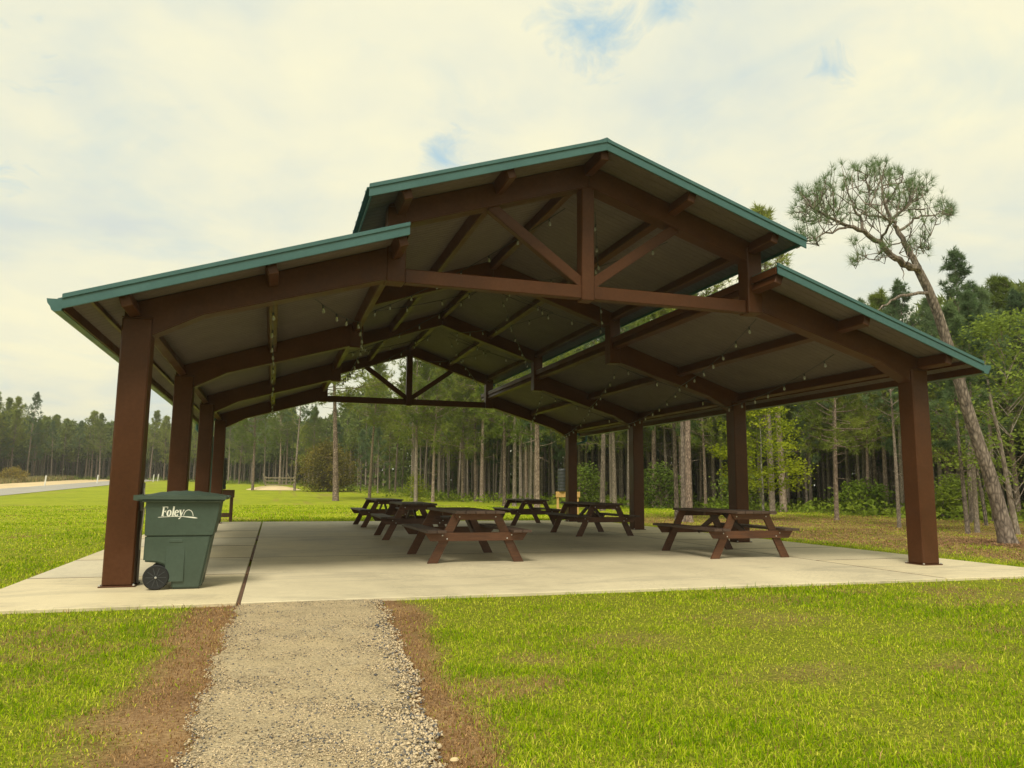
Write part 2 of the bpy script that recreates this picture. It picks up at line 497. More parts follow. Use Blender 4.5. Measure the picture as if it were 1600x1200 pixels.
# ------------------------------------------------------------------ ground
def axis_pts(lo, hi, step, far, grow=1.16):
    a = list(np.arange(lo, hi+1e-6, step))
    s = step; p = hi
    while p < far: s *= grow; p += s; a.append(p)
    s = step; p = lo
    while p > -far: s *= grow; p -= s; a.insert(0, p)
    return np.array(a)
xs = axis_pts(-12, 16, 0.14, 900); ys = axis_pts(-10, 14, 0.14, 900)
GX, GY = np.meshgrid(xs, ys)
GZ = terrain(GX, GY)
ny, nx = GX.shape
V = np.stack([GX.ravel(), GY.ravel(), GZ.ravel()], 1)
I = np.arange(nx*ny).reshape(ny, nx)
F = np.stack([I[:-1, :-1], I[:-1, 1:], I[1:, 1:], I[1:, :-1]], -1).reshape(-1, 4)
mt, t, b, o = new_mat('lawn')
a = N(t, 'ShaderNodeVertexColor', layer_name='tint')
sepc = N(t, 'ShaderNodeSeparateColor'); t.links.new(a.outputs[0], sepc.inputs[0])
p = world_pos(t)
nf = noise(t, p, 38, 4, 0.7); nm = noise(t, p, 1.1, 5, 0.6); nl = noise(t, p, 0.16, 4, 0.6)
ns = noise(t, p, 5, 4, 0.65, (0.35, 1.0, 1))
gf = math_node(t, 'ADD', math_node(t, 'MULTIPLY', nf, 0.35), math_node(t, 'ADD', math_node(t, 'MULTIPLY', nm, 0.3), math_node(t, 'ADD', math_node(t, 'MULTIPLY', nl, 0.2), math_node(t, 'MULTIPLY', ns, 0.15))))
gr = ramp(t, [(0.36, (0.10, 0.13, 0.006)), (0.46, (0.22, 0.27, 0.008)), (0.56, (0.32, 0.35, 0.012)), (0.68, (0.42, 0.40, 0.04))])
t.links.new(gf, gr.inputs[0])
dr = ramp(t, [(0.32, (0.10, 0.055, 0.03)), (0.5, (0.24, 0.14, 0.07)), (0.68, (0.40, 0.27, 0.13))])
t.links.new(math_node(t, 'ADD', math_node(t, 'MULTIPLY', nf, 0.6), math_node(t, 'MULTIPLY', nm, 0.4)), dr.inputs[0])
dm = math_node(t, 'ADD', sepc.outputs[0], math_node(t, 'MULTIPLY_ADD', nf, 0.5, -0.25), clamp=True)
th_ = ramp(t, [(0.35, (0.085, 0.105, 0.007)), (0.65, (0.25, 0.275, 0.018))]); t.links.new(nf, th_.inputs[0])
green_ = mixc(t, a.outputs['Alpha'], gr.outputs[0], th_.outputs[0])
c1 = mixc(t, dm, green_, dr.outputs[0])
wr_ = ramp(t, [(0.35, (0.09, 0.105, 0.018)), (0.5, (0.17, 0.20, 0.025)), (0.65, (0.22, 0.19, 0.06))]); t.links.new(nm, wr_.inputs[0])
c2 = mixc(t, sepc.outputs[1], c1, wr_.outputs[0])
vr = ramp(t, [(0.35, (0.25, 0.20, 0.09)), (0.65, (0.46, 0.38, 0.2))]); t.links.new(nm, vr.inputs[0])
c3 = mixc(t, sepc.outputs[2], c2, vr.outputs[0])
t.links.new(c3, b.inputs['Base Color']); b.inputs['Roughness'].default_value = 0.95
b.inputs['Specular IOR Level'].default_value = 0.15
bump(t, b, nf, 0.7, 0.04)
M['lawn'] = mt
EDGE = [(27, -6), (24.5, 3), (23.6, 12.5), (23.5, 23.6), (19.5, 33.5), (14.6, 44.5), (9.6, 54), (6.6, 66), (5.4, 88), (-1.5, 112), (-11.6, 124), (-21, 148), (-31, 154), (-40, 143), (-45.5, 122), (-50, 80), (-54, 40)]
def edge_depth(x, y):
    """metres from the wood's edge (positive inside the wood)"""
    P = np.array(EDGE, float)
    x = np.asarray(x, float); y = np.asarray(y, float)
    best = np.full(x.shape, 1e9); sgn = np.zeros(x.shape)
    for (ax, ay), (bx, by) in zip(P[:-1], P[1:]):
        dx, dy = bx-ax, by-ay; l2 = dx*dx+dy*dy
        tt = np.clip(((x-ax)*dx+(y-ay)*dy)/l2, 0, 1)
        d = np.hypot(x-ax-tt*dx, y-ay-tt*dy)
        s = -(dx*(y-ay)-dy*(x-ax))
        up = d < best-1e-9
        best = np.where(up, d, best); sgn = np.where(up, np.sign(s), sgn)
    return best*sgn
ED = edge_depth(GX, GY)
mask = np.zeros((nx*ny, 4), np.float32)
mask[:, 3] = (1-smoothstep(7, 34, np.hypot(GX-CAM[0], GY-CAM[1]))).ravel()
mask[:, 0] = dead_mask(GX, GY).ravel()
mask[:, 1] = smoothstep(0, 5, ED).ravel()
mask[:, 2] = (smoothstep(-42.5, -41, -(-GX)) * 0).ravel()
verge = (1-smoothstep(-38.5, -37, GX))*(GY > 30)*(ED < 3)
mask[:, 2] = verge.ravel()
gm = mesh_np('ground', V, F, M['lawn'], mask)
gm.polygons.foreach_set('use_smooth', [True]*len(gm.polygons))
tag(link('ground', gm), kind='structure')

# gravel path
mt, t, b, o = new_mat('gravel_sand')
p = world_pos(t)
n1 = noise(t, p, 70, 4, 0.75); n2 = noise(t, p, 3.5, 5, 0.65); n3 = noise(t, p, 220, 2, 0.6)
f = math_node(t, 'ADD', math_node(t, 'MULTIPLY', n1, 0.5), math_node(t, 'ADD', math_node(t, 'MULTIPLY', n2, 0.3), math_node(t, 'MULTIPLY', n3, 0.2)))
r = ramp(t, [(0.36, (0.20, 0.16, 0.105)), (0.44, (0.46, 0.36, 0.21)), (0.54, (0.65, 0.51, 0.295)), (0.68, (0.76, 0.61, 0.375))])
t.links.new(f, r.inputs[0])
vo = N(t, 'ShaderNodeTexVoronoi'); vo.inputs['Scale'].default_value = 62; t.links.new(p, vo.inputs['Vector'])
vsep = N(t, 'ShaderNodeSeparateColor'); t.links.new(vo.outputs['Color'], vsep.inputs[0])
peb = ramp(t, [(0.0, (0.13, 0.115, 0.095)), (0.25, (0.26, 0.215, 0.15)), (0.5, (0.46, 0.37, 0.235)), (1.0, (0.68, 0.565, 0.385))]); t.links.new(vsep.outputs[0], peb.inputs[0])
pm_ = math_node(t, 'MULTIPLY', math_node(t, 'MULTIPLY_ADD', noise(t, p, 2.2, 5, 0.7), 5.0, -1.95, clamp=True), math_node(t, 'MULTIPLY_ADD', vo.outputs['Distance'], -3.0, 2.0, clamp=True))
gcol = mixc(t, math_node(t, 'MULTIPLY', pm_, 0.85), r.outputs[0], peb.outputs[0])
t.links.new(gcol, b.inputs['Base Color']); b.inputs['Roughness'].default_value = 0.95
bump(t, b, math_node(t, 'ADD', math_node(t, 'ADD', n1, math_node(t, 'MULTIPLY', n3, 0.5)), math_node(t, 'MULTIPLY', vo.outputs['Distance'], -1.2)), 0.9, 0.02)
M['gravel'] = mt
yy = np.arange(-1.585, -18, -0.04)
xl = path_edge(PATH_L, yy)+wob(yy, 1); xr = path_edge(PATH_R, yy)+wob(yy, 2)
K = 12
V = []; 
for i, y_ in enumerate(yy):
    for k in range(K+1):
        u = k/K
        V.append((xl[i]+(xr[i]-xl[i])*u, y_, -0.018+0.012*math.sin(math.pi*u)+0.0012*math.sin(7*y_+9*u)-(0.012 if k in (0, K) else 0)))
I = np.arange(len(V)).reshape(len(yy), K+1)
F = np.stack([I[:-1, :-1], I[1:, :-1], I[1:, 1:], I[:-1, 1:]], -1).reshape(-1, 4)
pm = mesh_np('gravel_path', V, F, M['gravel'])
pm.polygons.foreach_set('use_smooth', [True]*len(pm.polygons))
tag(link('gravel_path', pm), kind='structure')

# road and its sandy shoulder, left, rising gently away
def ribbon(name, x0, x1, mat, lift, y0=20, y1=172, step=4, curve=0.0):
    ys_ = np.arange(y0, y1+1, step); V = []
    for y_ in ys_:
        c = curve*max(0, y_-150)**2
        for k in range(5):
            x = x0+(x1-x0)*k/4+c
            V.append((x, y_, float(terrain(x, y_))+lift))
    I = np.arange(len(V)).reshape(len(ys_), 5)
    F = np.stack([I[:-1, :-1], I[:-1, 1:], I[1:, 1:], I[1:, :-1]], -1).reshape(-1, 4)
    return tag(link(name, mesh_np(name, V, F, mat)), kind='structure')
M['asphalt'] = mat_simple('pale_asphalt', (0.34, 0.32, 0.28), 0.9, 0, 0.12, 0.6)
M['sand'] = mat_simple('sandy_shoulder', (0.62, 0.48, 0.27), 0.95, 0, 0.14, 0.5)
ribbon('road', -31.5, -25.3, M['asphalt'], 0.035)
ribbon('sandy_shoulder', -38.5, -31.4, M['sand'], 0.025)

# ------------------------------------------------------------------ concrete slab: cast panels with joints
mt, t, b, o = new_mat('concrete')
p = world_pos(t)
info = N(t, 'ShaderNodeObjectInfo')
n1 = noise(t, p, 0.55, 6, 0.62, (1, 0.5, 1)); n2 = noise(t, p, 9, 5, 0.7, (0.35, 1.2, 1)); n3 = noise(t, p, 120, 3, 0.7)
f = math_node(t, 'ADD', math_node(t, 'MULTIPLY', n1, 0.55), math_node(t, 'ADD', math_node(t, 'MULTIPLY', n2, 0.28), math_node(t, 'MULTIPLY', n3, 0.17)))
lightc = ramp(t, [(0.33, (0.50, 0.42, 0.26)), (0.5, (0.62, 0.53, 0.335)), (0.66, (0.68, 0.59, 0.39))])
worn = ramp(t, [(0.34, (0.34, 0.31, 0.24)), (0.47, (0.55, 0.495, 0.365)), (0.62, (0.70, 0.62, 0.43))])
t.links.new(f, lightc.inputs[0]); t.links.new(f, worn.inputs[0])
at = N(t, 'ShaderNodeAttribute', attribute_type='OBJECT', attribute_name='wear')
colr = mixc(t, at.outputs['Fac'], lightc.outputs[0], worn.outputs[0])
sp1 = noise(t, p, 28, 5, 0.75, (0.5, 1.6, 1)); sp2 = noise(t, p, 0.9, 4, 0.6, (1, 0.6, 1), 0.5)
spk = math_node(t, 'MULTIPLY', math_node(t, 'MULTIPLY_ADD', sp1, 7.0, -3.55, clamp=True), math_node(t, 'MULTIPLY_ADD', sp2, 5.0, -2.1, clamp=True))
colr = mixc(t, math_node(t, 'MULTIPLY', spk, 0.55), colr, (0.17, 0.15, 0.11))
stn = math_node(t, 'MULTIPLY_ADD', noise(t, p, 0.8, 5, 0.7, (0.5, 1.5, 1), 1.2), 7.0, -3.55, clamp=True)
colr = mixc(t, math_node(t, 'MULTIPLY', stn, 0.34), colr, (0.24, 0.215, 0.165))
t.links.new(colr, b.inputs['Base Color'])
rr = ramp(t, [(0.35, (0.55,)*3), (0.6, (0.8,)*3)]); t.links.new(f, rr.inputs[0]); t.links.new(rr.outputs[0], b.inputs['Roughness'])
bump(t, b, n3, 0.15, 0.004)
M['concrete'] = mt
slab = tag(empty('patio', (0, 0, 0)), 'pale concrete patio slab with cut joints under the pavilion', 'patio')
slab['kind'] = 'structure'
YJ = [-1.58, 1.14, 3.65, 6.35, 8.75, 11.65, 16.93]
XJ = [-7.25, -4.61, 4.66, 7.25]
wear = {0: [0.0, 0.75, 0.1, 0.85, 0.15, 0.5], 1: [0.42, 0.75, 0.85, 0.85, 0.8, 0.7], 2: [0.12, 0.25, 0.15, 0.3, 0.2, 0.2]}
for i in range(3):
    rows = list(zip(YJ[:-1], YJ[1:])) if i != 1 else [(YJ[0], 3.65), (3.65, 8.75), (8.75, YJ[-1])]
    for j, (y0, y1) in enumerate(rows):
        gx0 = 0.022 if i == 1 else 0.006; gx1 = 0.022 if i == 0 else 0.006
        x0, x1 = XJ[i]+(gx0 if i else 0), XJ[i+1]-(gx1 if i < 2 else 0)
        mb = MB(); gy = 0.005 if i == 1 else 0.010
        mb.box(((x0+x1)/2, (y0+y1)/2, -0.06), (x1-x0, y1-y0-2*gy, 0.12), ch=0.006)
        q = mb.build('slab_panel', M['concrete'], slab)
        q['wear'] = wear[i][j]
mb = MB()
for (y0, y1) in ((-1.55, 1.0), (3.3, 6.6), (8.2, 9.6), (1.25, 2.2)):
    mb.box((XJ[1], (y0+y1)/2, -0.05), (0.036, y1-y0, 0.09), ch=0.003)
mb.build('joint_filler', M['joint'], slab)
for yj in YJ[1:-1]:
    for (x0, x1) in ((-7.24, -4.64), (4.67, 7.24)):
        mb = MB(); mb.box(((x0+x1)/2, yj, -0.004), (x1-x0, 0.034+0.004*yj, 0.011), ch=0.002); mb.build('joint_filler', M['joint'], slab)
mb = MB(); mb.box((XJ[2], 7.6, -0.004), (0.026, 18.3, 0.011), ch=0.002); mb.build('joint_filler', M['joint'], slab)
for yj in (3.65, 8.75):
    mb = MB(); mb.box((0.02, yj, -0.004), (9.2, 0.02, 0.010), ch=0.002); mb.build('joint_filler', M['joint'], slab)

# ------------------------------------------------------------------ pavilion
pav = tag(empty('pavilion', (0, 0, 0)), 'open brown steel picnic pavilion with stepped green metal roof', 'pavilion')
S = 0.333
FY = [0.165+5.25*k for k in range(4)]            # frame centres
YF, YB = -0.62, FY[3]+0.165+0.62                 # roof front and back
def zu_aisle(x): return 3.40+0.33*(6.17-abs(x))
def zu_nave(x): return 5.17+S*(2.71-abs(x))
CW = 0.335
for fy in FY:
    for sx in (-1, 1):
        cx = 6.02*sx
        mb = MB(); mb.box((cx, fy, 1.62), (CW, CW, 3.22), ch=0.018)
        col_ = mb.build('column', M['steel'], pav)
        mb = MB(); mb.box((cx, fy, 0.008), (CW+0.06, CW+0.06, 0.018), ch=0.004)
        bp = mb.build('base_plate', M['steel'], col_)
        for bx in (-1, 1):
            for by in (-1, 1):
                mb = MB(); mb.lathe([(0.016, 0.016), (0.016, 0.03), (0.008, 0.036)], (cx+bx*0.18, fy+by*0.18, 0), 6); mb.build('anchor_bolt', M['bolt'], col_)
        mb = MB(); mb.box((cx, fy, 3.232), (CW+0.012, CW+0.012, 0.014), ch=0.003); mb.build('cap_plate', M['steel'], col_)
RW = 0.26
def mirror(poly, s): return [(x*s, z) for x, z in poly]
for fi, fy in enumerate(FY):
    y0, y1 = fy-RW/2, fy+RW/2
    if fi == 0: y0 = fy-CW/2+0.03
    for s in (-1, 1):
        top = lambda x: zu_aisle(x)-0.006
        poly = [(6.17, 3.235), (6.17, top(6.17)), (2.75, top(2.75)), (2.75, 4.03), (2.98, 4.0), (5.27, 3.33), (5.855, 3.02), (5.855, 3.235)]
        MB().prism(mirror(poly, s), y0, y1).build('rafter', M['steel'], pav, bevel=0.012)
        poly = [(0.001, zu_nave(0)-0.006), (2.985, zu_nave(2.985)-0.006), (2.985, zu_nave(2.985)-0.345), (0.001, zu_nave(0)-0.365)]
        MB().prism(mirror(poly, s), y0+0.004, y1-0.004).build('rafter', M['steel'], pav, bevel=0.012)
        mb = MB(); zt = zu_nave(2.86)-0.08
        mb.box((2.86*s, (y0+y1)/2-0.002, (3.975+zt)/2), (0.262, (y1-y0)+0.018, zt-3.975), ch=0.014)
        mb.build('hanging_post', M['steel'], pav)
    if fi in (0, 3):
        yc = (y0+y1)/2
        mb = MB(); mb.box((0, yc, 4.085), (5.45, 0.15, 0.20), ch=0.012); mb.build('tie_beam', M['steel'], pav)
        kz = zu_nave(0)-0.30
        mb = MB(); mb.box((0, yc, (3.955+kz)/2), (0.20, 0.212, kz-3.955), ch=0.012); mb.build('king_post', M['steel'], pav)
        for s in (-1, 1):
            A = np.array([0.06*s, 4.205]); B = np.array([1.50*s, zu_nave(1.5)-0.33])
            d = (B-A)/np.linalg.norm(B-A); n_ = np.array([-d[1], d[0]])*0.078
            MB().prism([tuple(A+n_), tuple(B+n_), tuple(B-n_), tuple(A-n_)], yc-0.065, yc+0.065).build('brace', M['steel'], pav, bevel=0.01)
# purlins, laid square to the slope
def purlin(x, zt, slope_sign, sl, w=0.125, h=0.185, y0=YF+0.05, y1=YB-0.05):
    a = math.atan(sl)*slope_sign
    R = np.array([[math.cos(a), 0, -math.sin(a)], [0, 1, 0], [math.sin(a), 0, math.cos(a)]])
    c = np.array([x, (y0+y1)/2, zt])+R@np.array([0, 0, -h/2-0.004])
    MB().box(c, (w, y1-y0, h), R, 0.01).build('purlin', M['steel'], pav)
for s in (-1, 1):
    for x in (6.10, 4.50, 2.905): purlin(x*s, zu_aisle(x), -s, 0.33)
    for x in (2.86, 1.44): purlin(x*s, zu_nave(x), -s, S)
purlin(0, zu_nave(0)-0.012, 0, 0)
# ceiling boards (real tongue-and-groove boards, joined per slope) and metal roofing above
def slope_boards(x0, x1, zf, s):
    vv, ff = [], []
    ys_ = np.arange(YF+0.02, YB-0.02, 0.143)
    th = 0.03
    for y_ in ys_:
        w = 0.137; bz = 0.004+0.002*random.random()
        for (yy_, dz) in ((y_, 0.006), (y_+0.006, 0), (y_+w-0.006, 0), (y_+w, 0.006)):
            for x in (x0, x1):
                vv.append((x*s, yy_, zf(x)+dz+random.random()*0.0006))
        for yy_ in (y_, y_+w):
            for x in (x0, x1): vv.append((x*s, yy_, zf(x)+th))
        b0 = len(vv)-12
        for q in ((0, 1, 3, 2), (2, 3, 5, 4), (4, 5, 7, 6), (8, 10, 11, 9), (0, 8, 9, 1), (6, 7, 11, 10), (0, 2, 4, 6, 10, 8), (1, 9, 11, 7, 5, 3)):
            ff.append(tuple(b0+i for i in q))
    mb = MB(); mb.add(vv, ff)
    q = mb.build('ceiling_boards', M['deck'], pav); q['kind'] = 'stuff'
def slope_roof(x0, x1, zf, s):
    mb = MB(); t0, t1 = 0.034, 0.052
    xa, xb = x0*s, x1*s
    mb.prism([(xa, zf(x0)+t0), (xb, zf(x1)+t0), (xb, zf(x1)+t1), (xa, zf(x0)+t1)], YF-0.01, YB+0.01)
    k = 0
    for y_ in np.arange(YF+0.2, YB-0.1, 0.41):
        xc = (x0+0.12)*s
        mb.prism([(xc, zf(x0+.12)+t1-.004), (xb, zf(x1)+t1-.004), (xb, zf(x1)+t1+0.03), (xc, zf(x0+.12)+t1+0.03)], y_-0.012, y_+0.012)
    mb.build('roof_panel', M['teal'], pav)
for s in (-1, 1):
    slope_boards(2.84, 6.66, zu_aisle, s); slope_roof(2.80, 6.74, zu_aisle, s)
    slope_boards(0.004, 3.27, zu_nave, s); slope_roof(0.004, 3.36, zu_nave, s)
# fascias: rake trim in two folds front and back, eave boards
def rake(x0, x1, zf, s):
    for (ya, yb, fr) in ((YF-0.028, YF-0.006, -1), (YB+0.006, YB+0.028, 1)):
        MB().prism([(x0*s, zf(x0)-0.085), (x1*s, zf(x1)-0.085), (x1*s, zf(x1)+0.035), (x0*s, zf(x0)+0.035)], ya, yb).build('fascia', M['teal'], pav, bevel=0.004)
        y2 = (ya-0.016, yb-0.004) if fr < 0 else (ya+0.004, yb+0.016)
        MB().prism([(x0*s, zf(x0)+0.03), (x1*s, zf(x1)+0.03), (x1*s, zf(x1)+0.085), (x0*s, zf(x0)+0.085)], *y2).build('edge_trim', M['teal'], pav, bevel=0.004)
for s in (-1, 1):
    rake(2.79, 6.69, zu_aisle, s); rake(0.0 if s > 0 else 0.0, 3.33, zu_nave, s)
    ze = zu_aisle(6.66)
    MB().box((6.675*s, (YF+YB)/2, ze-0.035), (0.022, YB-YF-0.02, 0.15), ch=0.003).build('eave_board', M['steel'], pav)
    MB().box((6.42*s, (YF+YB)/2, zu_aisle(6.42)-0.03), (0.045, YB-YF-0.1, 0.055), ch=0.004).build('eave_strip', M['steel'], pav)
    zn = zu_nave(3.27)
    MB().box((3.285*s, (YF+YB)/2, zn-0.005), (0.022, YB-YF-0.02, 0.08), ch=0.003).build('eave_board', M['teal'], pav)
    MB().box((2.79*s, (YF+YB)/2, zu_aisle(2.8)-0.02), (0.02, YB-YF-0.012, 0.11), ch=0.003).build('roof_flashing', M['steel'], pav)
    # ogee gutter
    g = [(6.69, 0.03), (6.69, -0.10), (6.75, -0.115), (6.79, -0.10), (6.805, -0.06), (6.835, -0.02), (6.845, 0.03), (6.832, 0.03), (6.822, -0.015), (6.79, -0.05), (6.775, -0.09), (6.745, -0.10), (6.703, -0.09), (6.703, 0.03)]
    mb = MB(); mb.prism([(x*s, zu_aisle(6.69)+z-0.005) for x, z in g], YF-0.02, YB+0.02)
    for ye in (YF-0.025, YB+0.021):
        mb.prism([(x*s, zu_aisle(6.69)+z-0.006) for x, z in g[:7]], ye, ye+0.004)
    mb.build('gutter', M['teal'], pav)
    # downspout at the rear column
    yd = FY[3]+0.33
    mb = MB(); zg = zu_aisle(6.69)-0.1
    pts = [(6.75*s, yd, zg), (6.75*s, yd, zg-0.16), (6.70*s, yd, zg-0.22), (6.30*s, yd-0.05, zg-0.34), (6.245*s, yd-0.08, zg-0.42), (6.245*s, yd-0.08, 0.12), (6.33*s, yd-0.08, 0.03)]
    mb.tube(pts, 0.045, 8).build('downspout', M['teal'], pav, smooth=True)
MB().prism([(-0.12, zu_nave(0.12)+0.088), (0, zu_nave(0)+0.105), (0.12, zu_nave(0.12)+0.088), (0.12, zu_nave(0.12)+0.07), (0, zu_nave(0)+0.086), (-0.12, zu_nave(0.12)+0.07)], YF-0.03, YB+0.03).build('ridge_cap', M['teal'], pav)
# wiring on the left front column
mb = MB(); mb.box((-5.838, 0.22, 0.62), (0.025, 0.04, 1.2), ch=0.004); mb.build('conduit', M['conduit'], pav)
mb = MB(); mb.box((-5.836, 0.14, 0.94), (0.04, 0.08, 0.12), ch=0.006); mb.build('outlet_box', M['conduit'], pav)
mb = MB()
mb.tube([(-5.822, 0.13, 1.15), (-5.80, 0.11, 1.0), (-5.76, 0.10, 0.98), (-5.80, 0.10, 0.9), (-5.81, 0.11, 0.72), (-5.825, 0.12, 0.6), (-5.82, 0.13, 0.42)], 0.008, 6)
mb.build('cord', M['cord'], pav)

# ------------------------------------------------------------------ string lights
bulb_me = {}
def bulb_meshes():
    mb = MB(); mb.lathe([(0.006, 0.0), (0.018, -0.006), (0.019, -0.052), (0.016, -0.058)], sides=8)
    o1 = mb.build('socket', M['cable']); bulb_me['socket'] = o1.data; bpy.data.objects.remove(o1)
    mb = MB(); mb.lathe([(0.012, -0.056), (0.016, -0.068), (0.029, -0.10), (0.031, -0.118), (0.022, -0.14), (0.006, -0.148)], sides=8)
    o1 = mb.build('bulb', M['glass'], smooth=True); bulb_me['bulb'] = o1.data; bpy.data.objects.remove(o1)
bulb_meshes()
def string_light(pts, label, sag=0.13, gap=0.72):
    root = tag(empty('string_light', tuple(pts[0])), label, 'string lights', 'bulb strings under the pavilion roof')
    P0 = np.array(pts[0]); mb = MB(); left = 0.35
    for A, B in zip(pts[:-1], pts[1:]):
        A, B = np.array(A, float), np.array(B, float); ln = np.linalg.norm(B-A)
        n = max(4, int(ln/0.35)); sg = sag*(ln/5.5)**1.2
        cat = lambda u: A+(B-A)*u-np.array([0, 0, 4*sg*u*(1-u)])
        mb.tube([cat(k/n)-P0 for k in range(n+1)], 0.0075, 5, cap=False)
        s_ = left
        while s_ < ln:
            p = cat(s_/ln)-P0
            k = link('socket', bulb_me['socket'], root); k.location = p
            k.rotation_euler = (random.uniform(-.15, .15), random.uniform(-.2, .2), 0); k.scale = (.75, .75, .8)
            g = link('bulb', bulb_me['bulb'], k)
            s_ += gap*random.uniform(0.85, 1.15)
        left = s_-ln
    mb.build('cable', M['cable'], root)
def sawtooth(xin, zin, xout, zout, s, swap=False):
    pts = []
    for k in range(4):
        y_ = FY[k]+0.2
        if k == 0: pts.append((xin*s, y_, zin))
        else:
            pts.append((xout*s, y_-0.3, zout))
            if k < 3: pts.append((xin*s, y_, zin))
    return pts
string_light(sawtooth(3.1, 3.97, 4.42, 3.50, 1), 'bulb string zigzagging below the inner half of the right side roof')
string_light(sawtooth(4.6, 3.47, 5.7, 3.10, 1), 'bulb string zigzagging below the outer half of the right side roof')
string_light([(-4.44, FY[k]+dy, 3.60 if dy else 3.50) for k in range(4) for dy in ((0.15,) if k == 0 else (-0.15, 0.15) if k < 3 else (-0.15,))], 'bulb string running along the middle purlin of the left side roof', 0.16, 1.05)
string_light([(-3.9, 0.35, 3.72), (-3.05, 2.6, 3.92), (-2.75, FY[1]-.3, 3.98), (-2.72, FY[2]-.3, 3.98)], 'bulb string crossing from the front left rafter to the left hanging posts', 0.16, 0.62)
string_light(sawtooth(0.25, 5.45, 2.55, 4.75, 1), 'bulb string zigzagging under the right half of the high middle roof')
string_light(sawtooth(1.5, 5.1, 0.2, 5.5, 1), 'bulb string zigzagging near the ridge on its right side')
string_light(sawtooth(0.25, 5.45, 2.55, 4.75, -1), 'bulb string zigzagging under the left half of the high middle roof')

# ------------------------------------------------------------------ picnic tables
def make_table():
    root = empty('picnic_table')
    zt = 0.82; Lh = 1.13
    for k in range(5):
        mb = MB(); mb.box((-0.326+0.163*k, random.uniform(-.006, .006), zt-0.021), (0.153, 2*Lh, 0.042), ch=0.004)
        mb.build('table_board', M['table'], root)
    for s in (-1, 1):
        for k in range(2):
            mb = MB(); mb.box((s*(0.625+0.16*k), random.uniform(-.006, .006), 0.50), (0.15, 2*Lh, 0.042), ch=0.004)
            mb.build('seat_board', M['table'], root)
    for e in (-1, 1):
        yl = 0.88*e
        for s in (-1, 1):
            poly = [(s*0.245, 0.775), (s*0.395, 0.775), (s*0.80, 0.0), (s*0.635, 0.0)]
            MB().prism(poly, yl-0.021, yl+0.021).build('leg', M['tablex'], root, bevel=0.003)
        ya, yb = (yl+0.023, yl+0.064) if e > 0 else (yl-0.064, yl-0.023)
        sup = MB().prism([(-0.86, 0.477), (0.86, 0.477), (0.765, 0.345), (-0.765, 0.345)], ya, yb).build('seat_support', M['tablex'], root, bevel=0.003)
        top = MB().prism([(-0.395, 0.776), (0.395, 0.776), (0.335, 0.675), (-0.335, 0.675)], ya, yb).build('top_support', M['tablex'], root, bevel=0.003)
        yo = yb if e > 0 else ya
        for par, bl in ((sup, ((-0.575, 0.435), (-0.50, 0.38), (0.575, 0.435), (0.50, 0.38))), (top, ((-0.30, 0.725), (0.30, 0.725)))):
            for bx, bz in bl:
                mb = MB(); mb.lathe([(0.011, 0), (0.011, 0.006*e), (0.005, 0.009*e)], (bx, yo, bz), 8, 'y'); mb.build('bolt', M['bolt'], par)
        A = np.array([yl-0.04*e, 0.38]); B = np.array([0.06*e, 0.765]); d = (B-A)/np.linalg.norm(B-A); n_ = np.array([-d[1], d[0]])*0.045
        MB().prism([tuple(A+n_), tuple(B+n_), tuple(B-n_), tuple(A-n_)], -0.02, 0.02, 'x').build('brace', M['table'], root, bevel=0.003)
    mb = MB(); mb.box((0, 0, 0.745), (0.72, 0.09, 0.06), ch=0.003); mb.build('top_support', M['tablex'], root)
    return root
tab0 = make_table()
TABLES = [(-1.17, 2.86, 0.015, 'reddish brown picnic table nearest the camera in the left row'),
          (-1.12, 8.25, -0.02, 'dark picnic table in the middle of the left row'),
          (-1.05, 13.75, 0.03, 'dark picnic table at the far end of the left row'),
          (3.78, 2.62, 0.0, 'brown picnic table on the right nearest the front right column'),
          (3.72, 8.75, 0.02, 'dark picnic table in the middle of the right row'),
          (3.70, 14.1, -0.02, 'dark picnic table farthest back in the right row near the rear right column')]
for i, (x, y, rz, lab) in enumerate(TABLES):
    r_ = tab0 if i == 0 else copy_tree(tab0)
    r_.location = (x, y, 0.002); r_.rotation_euler = (0, 0, rz)
    tag(r_, lab, 'picnic table', 'picnic tables on the patio')

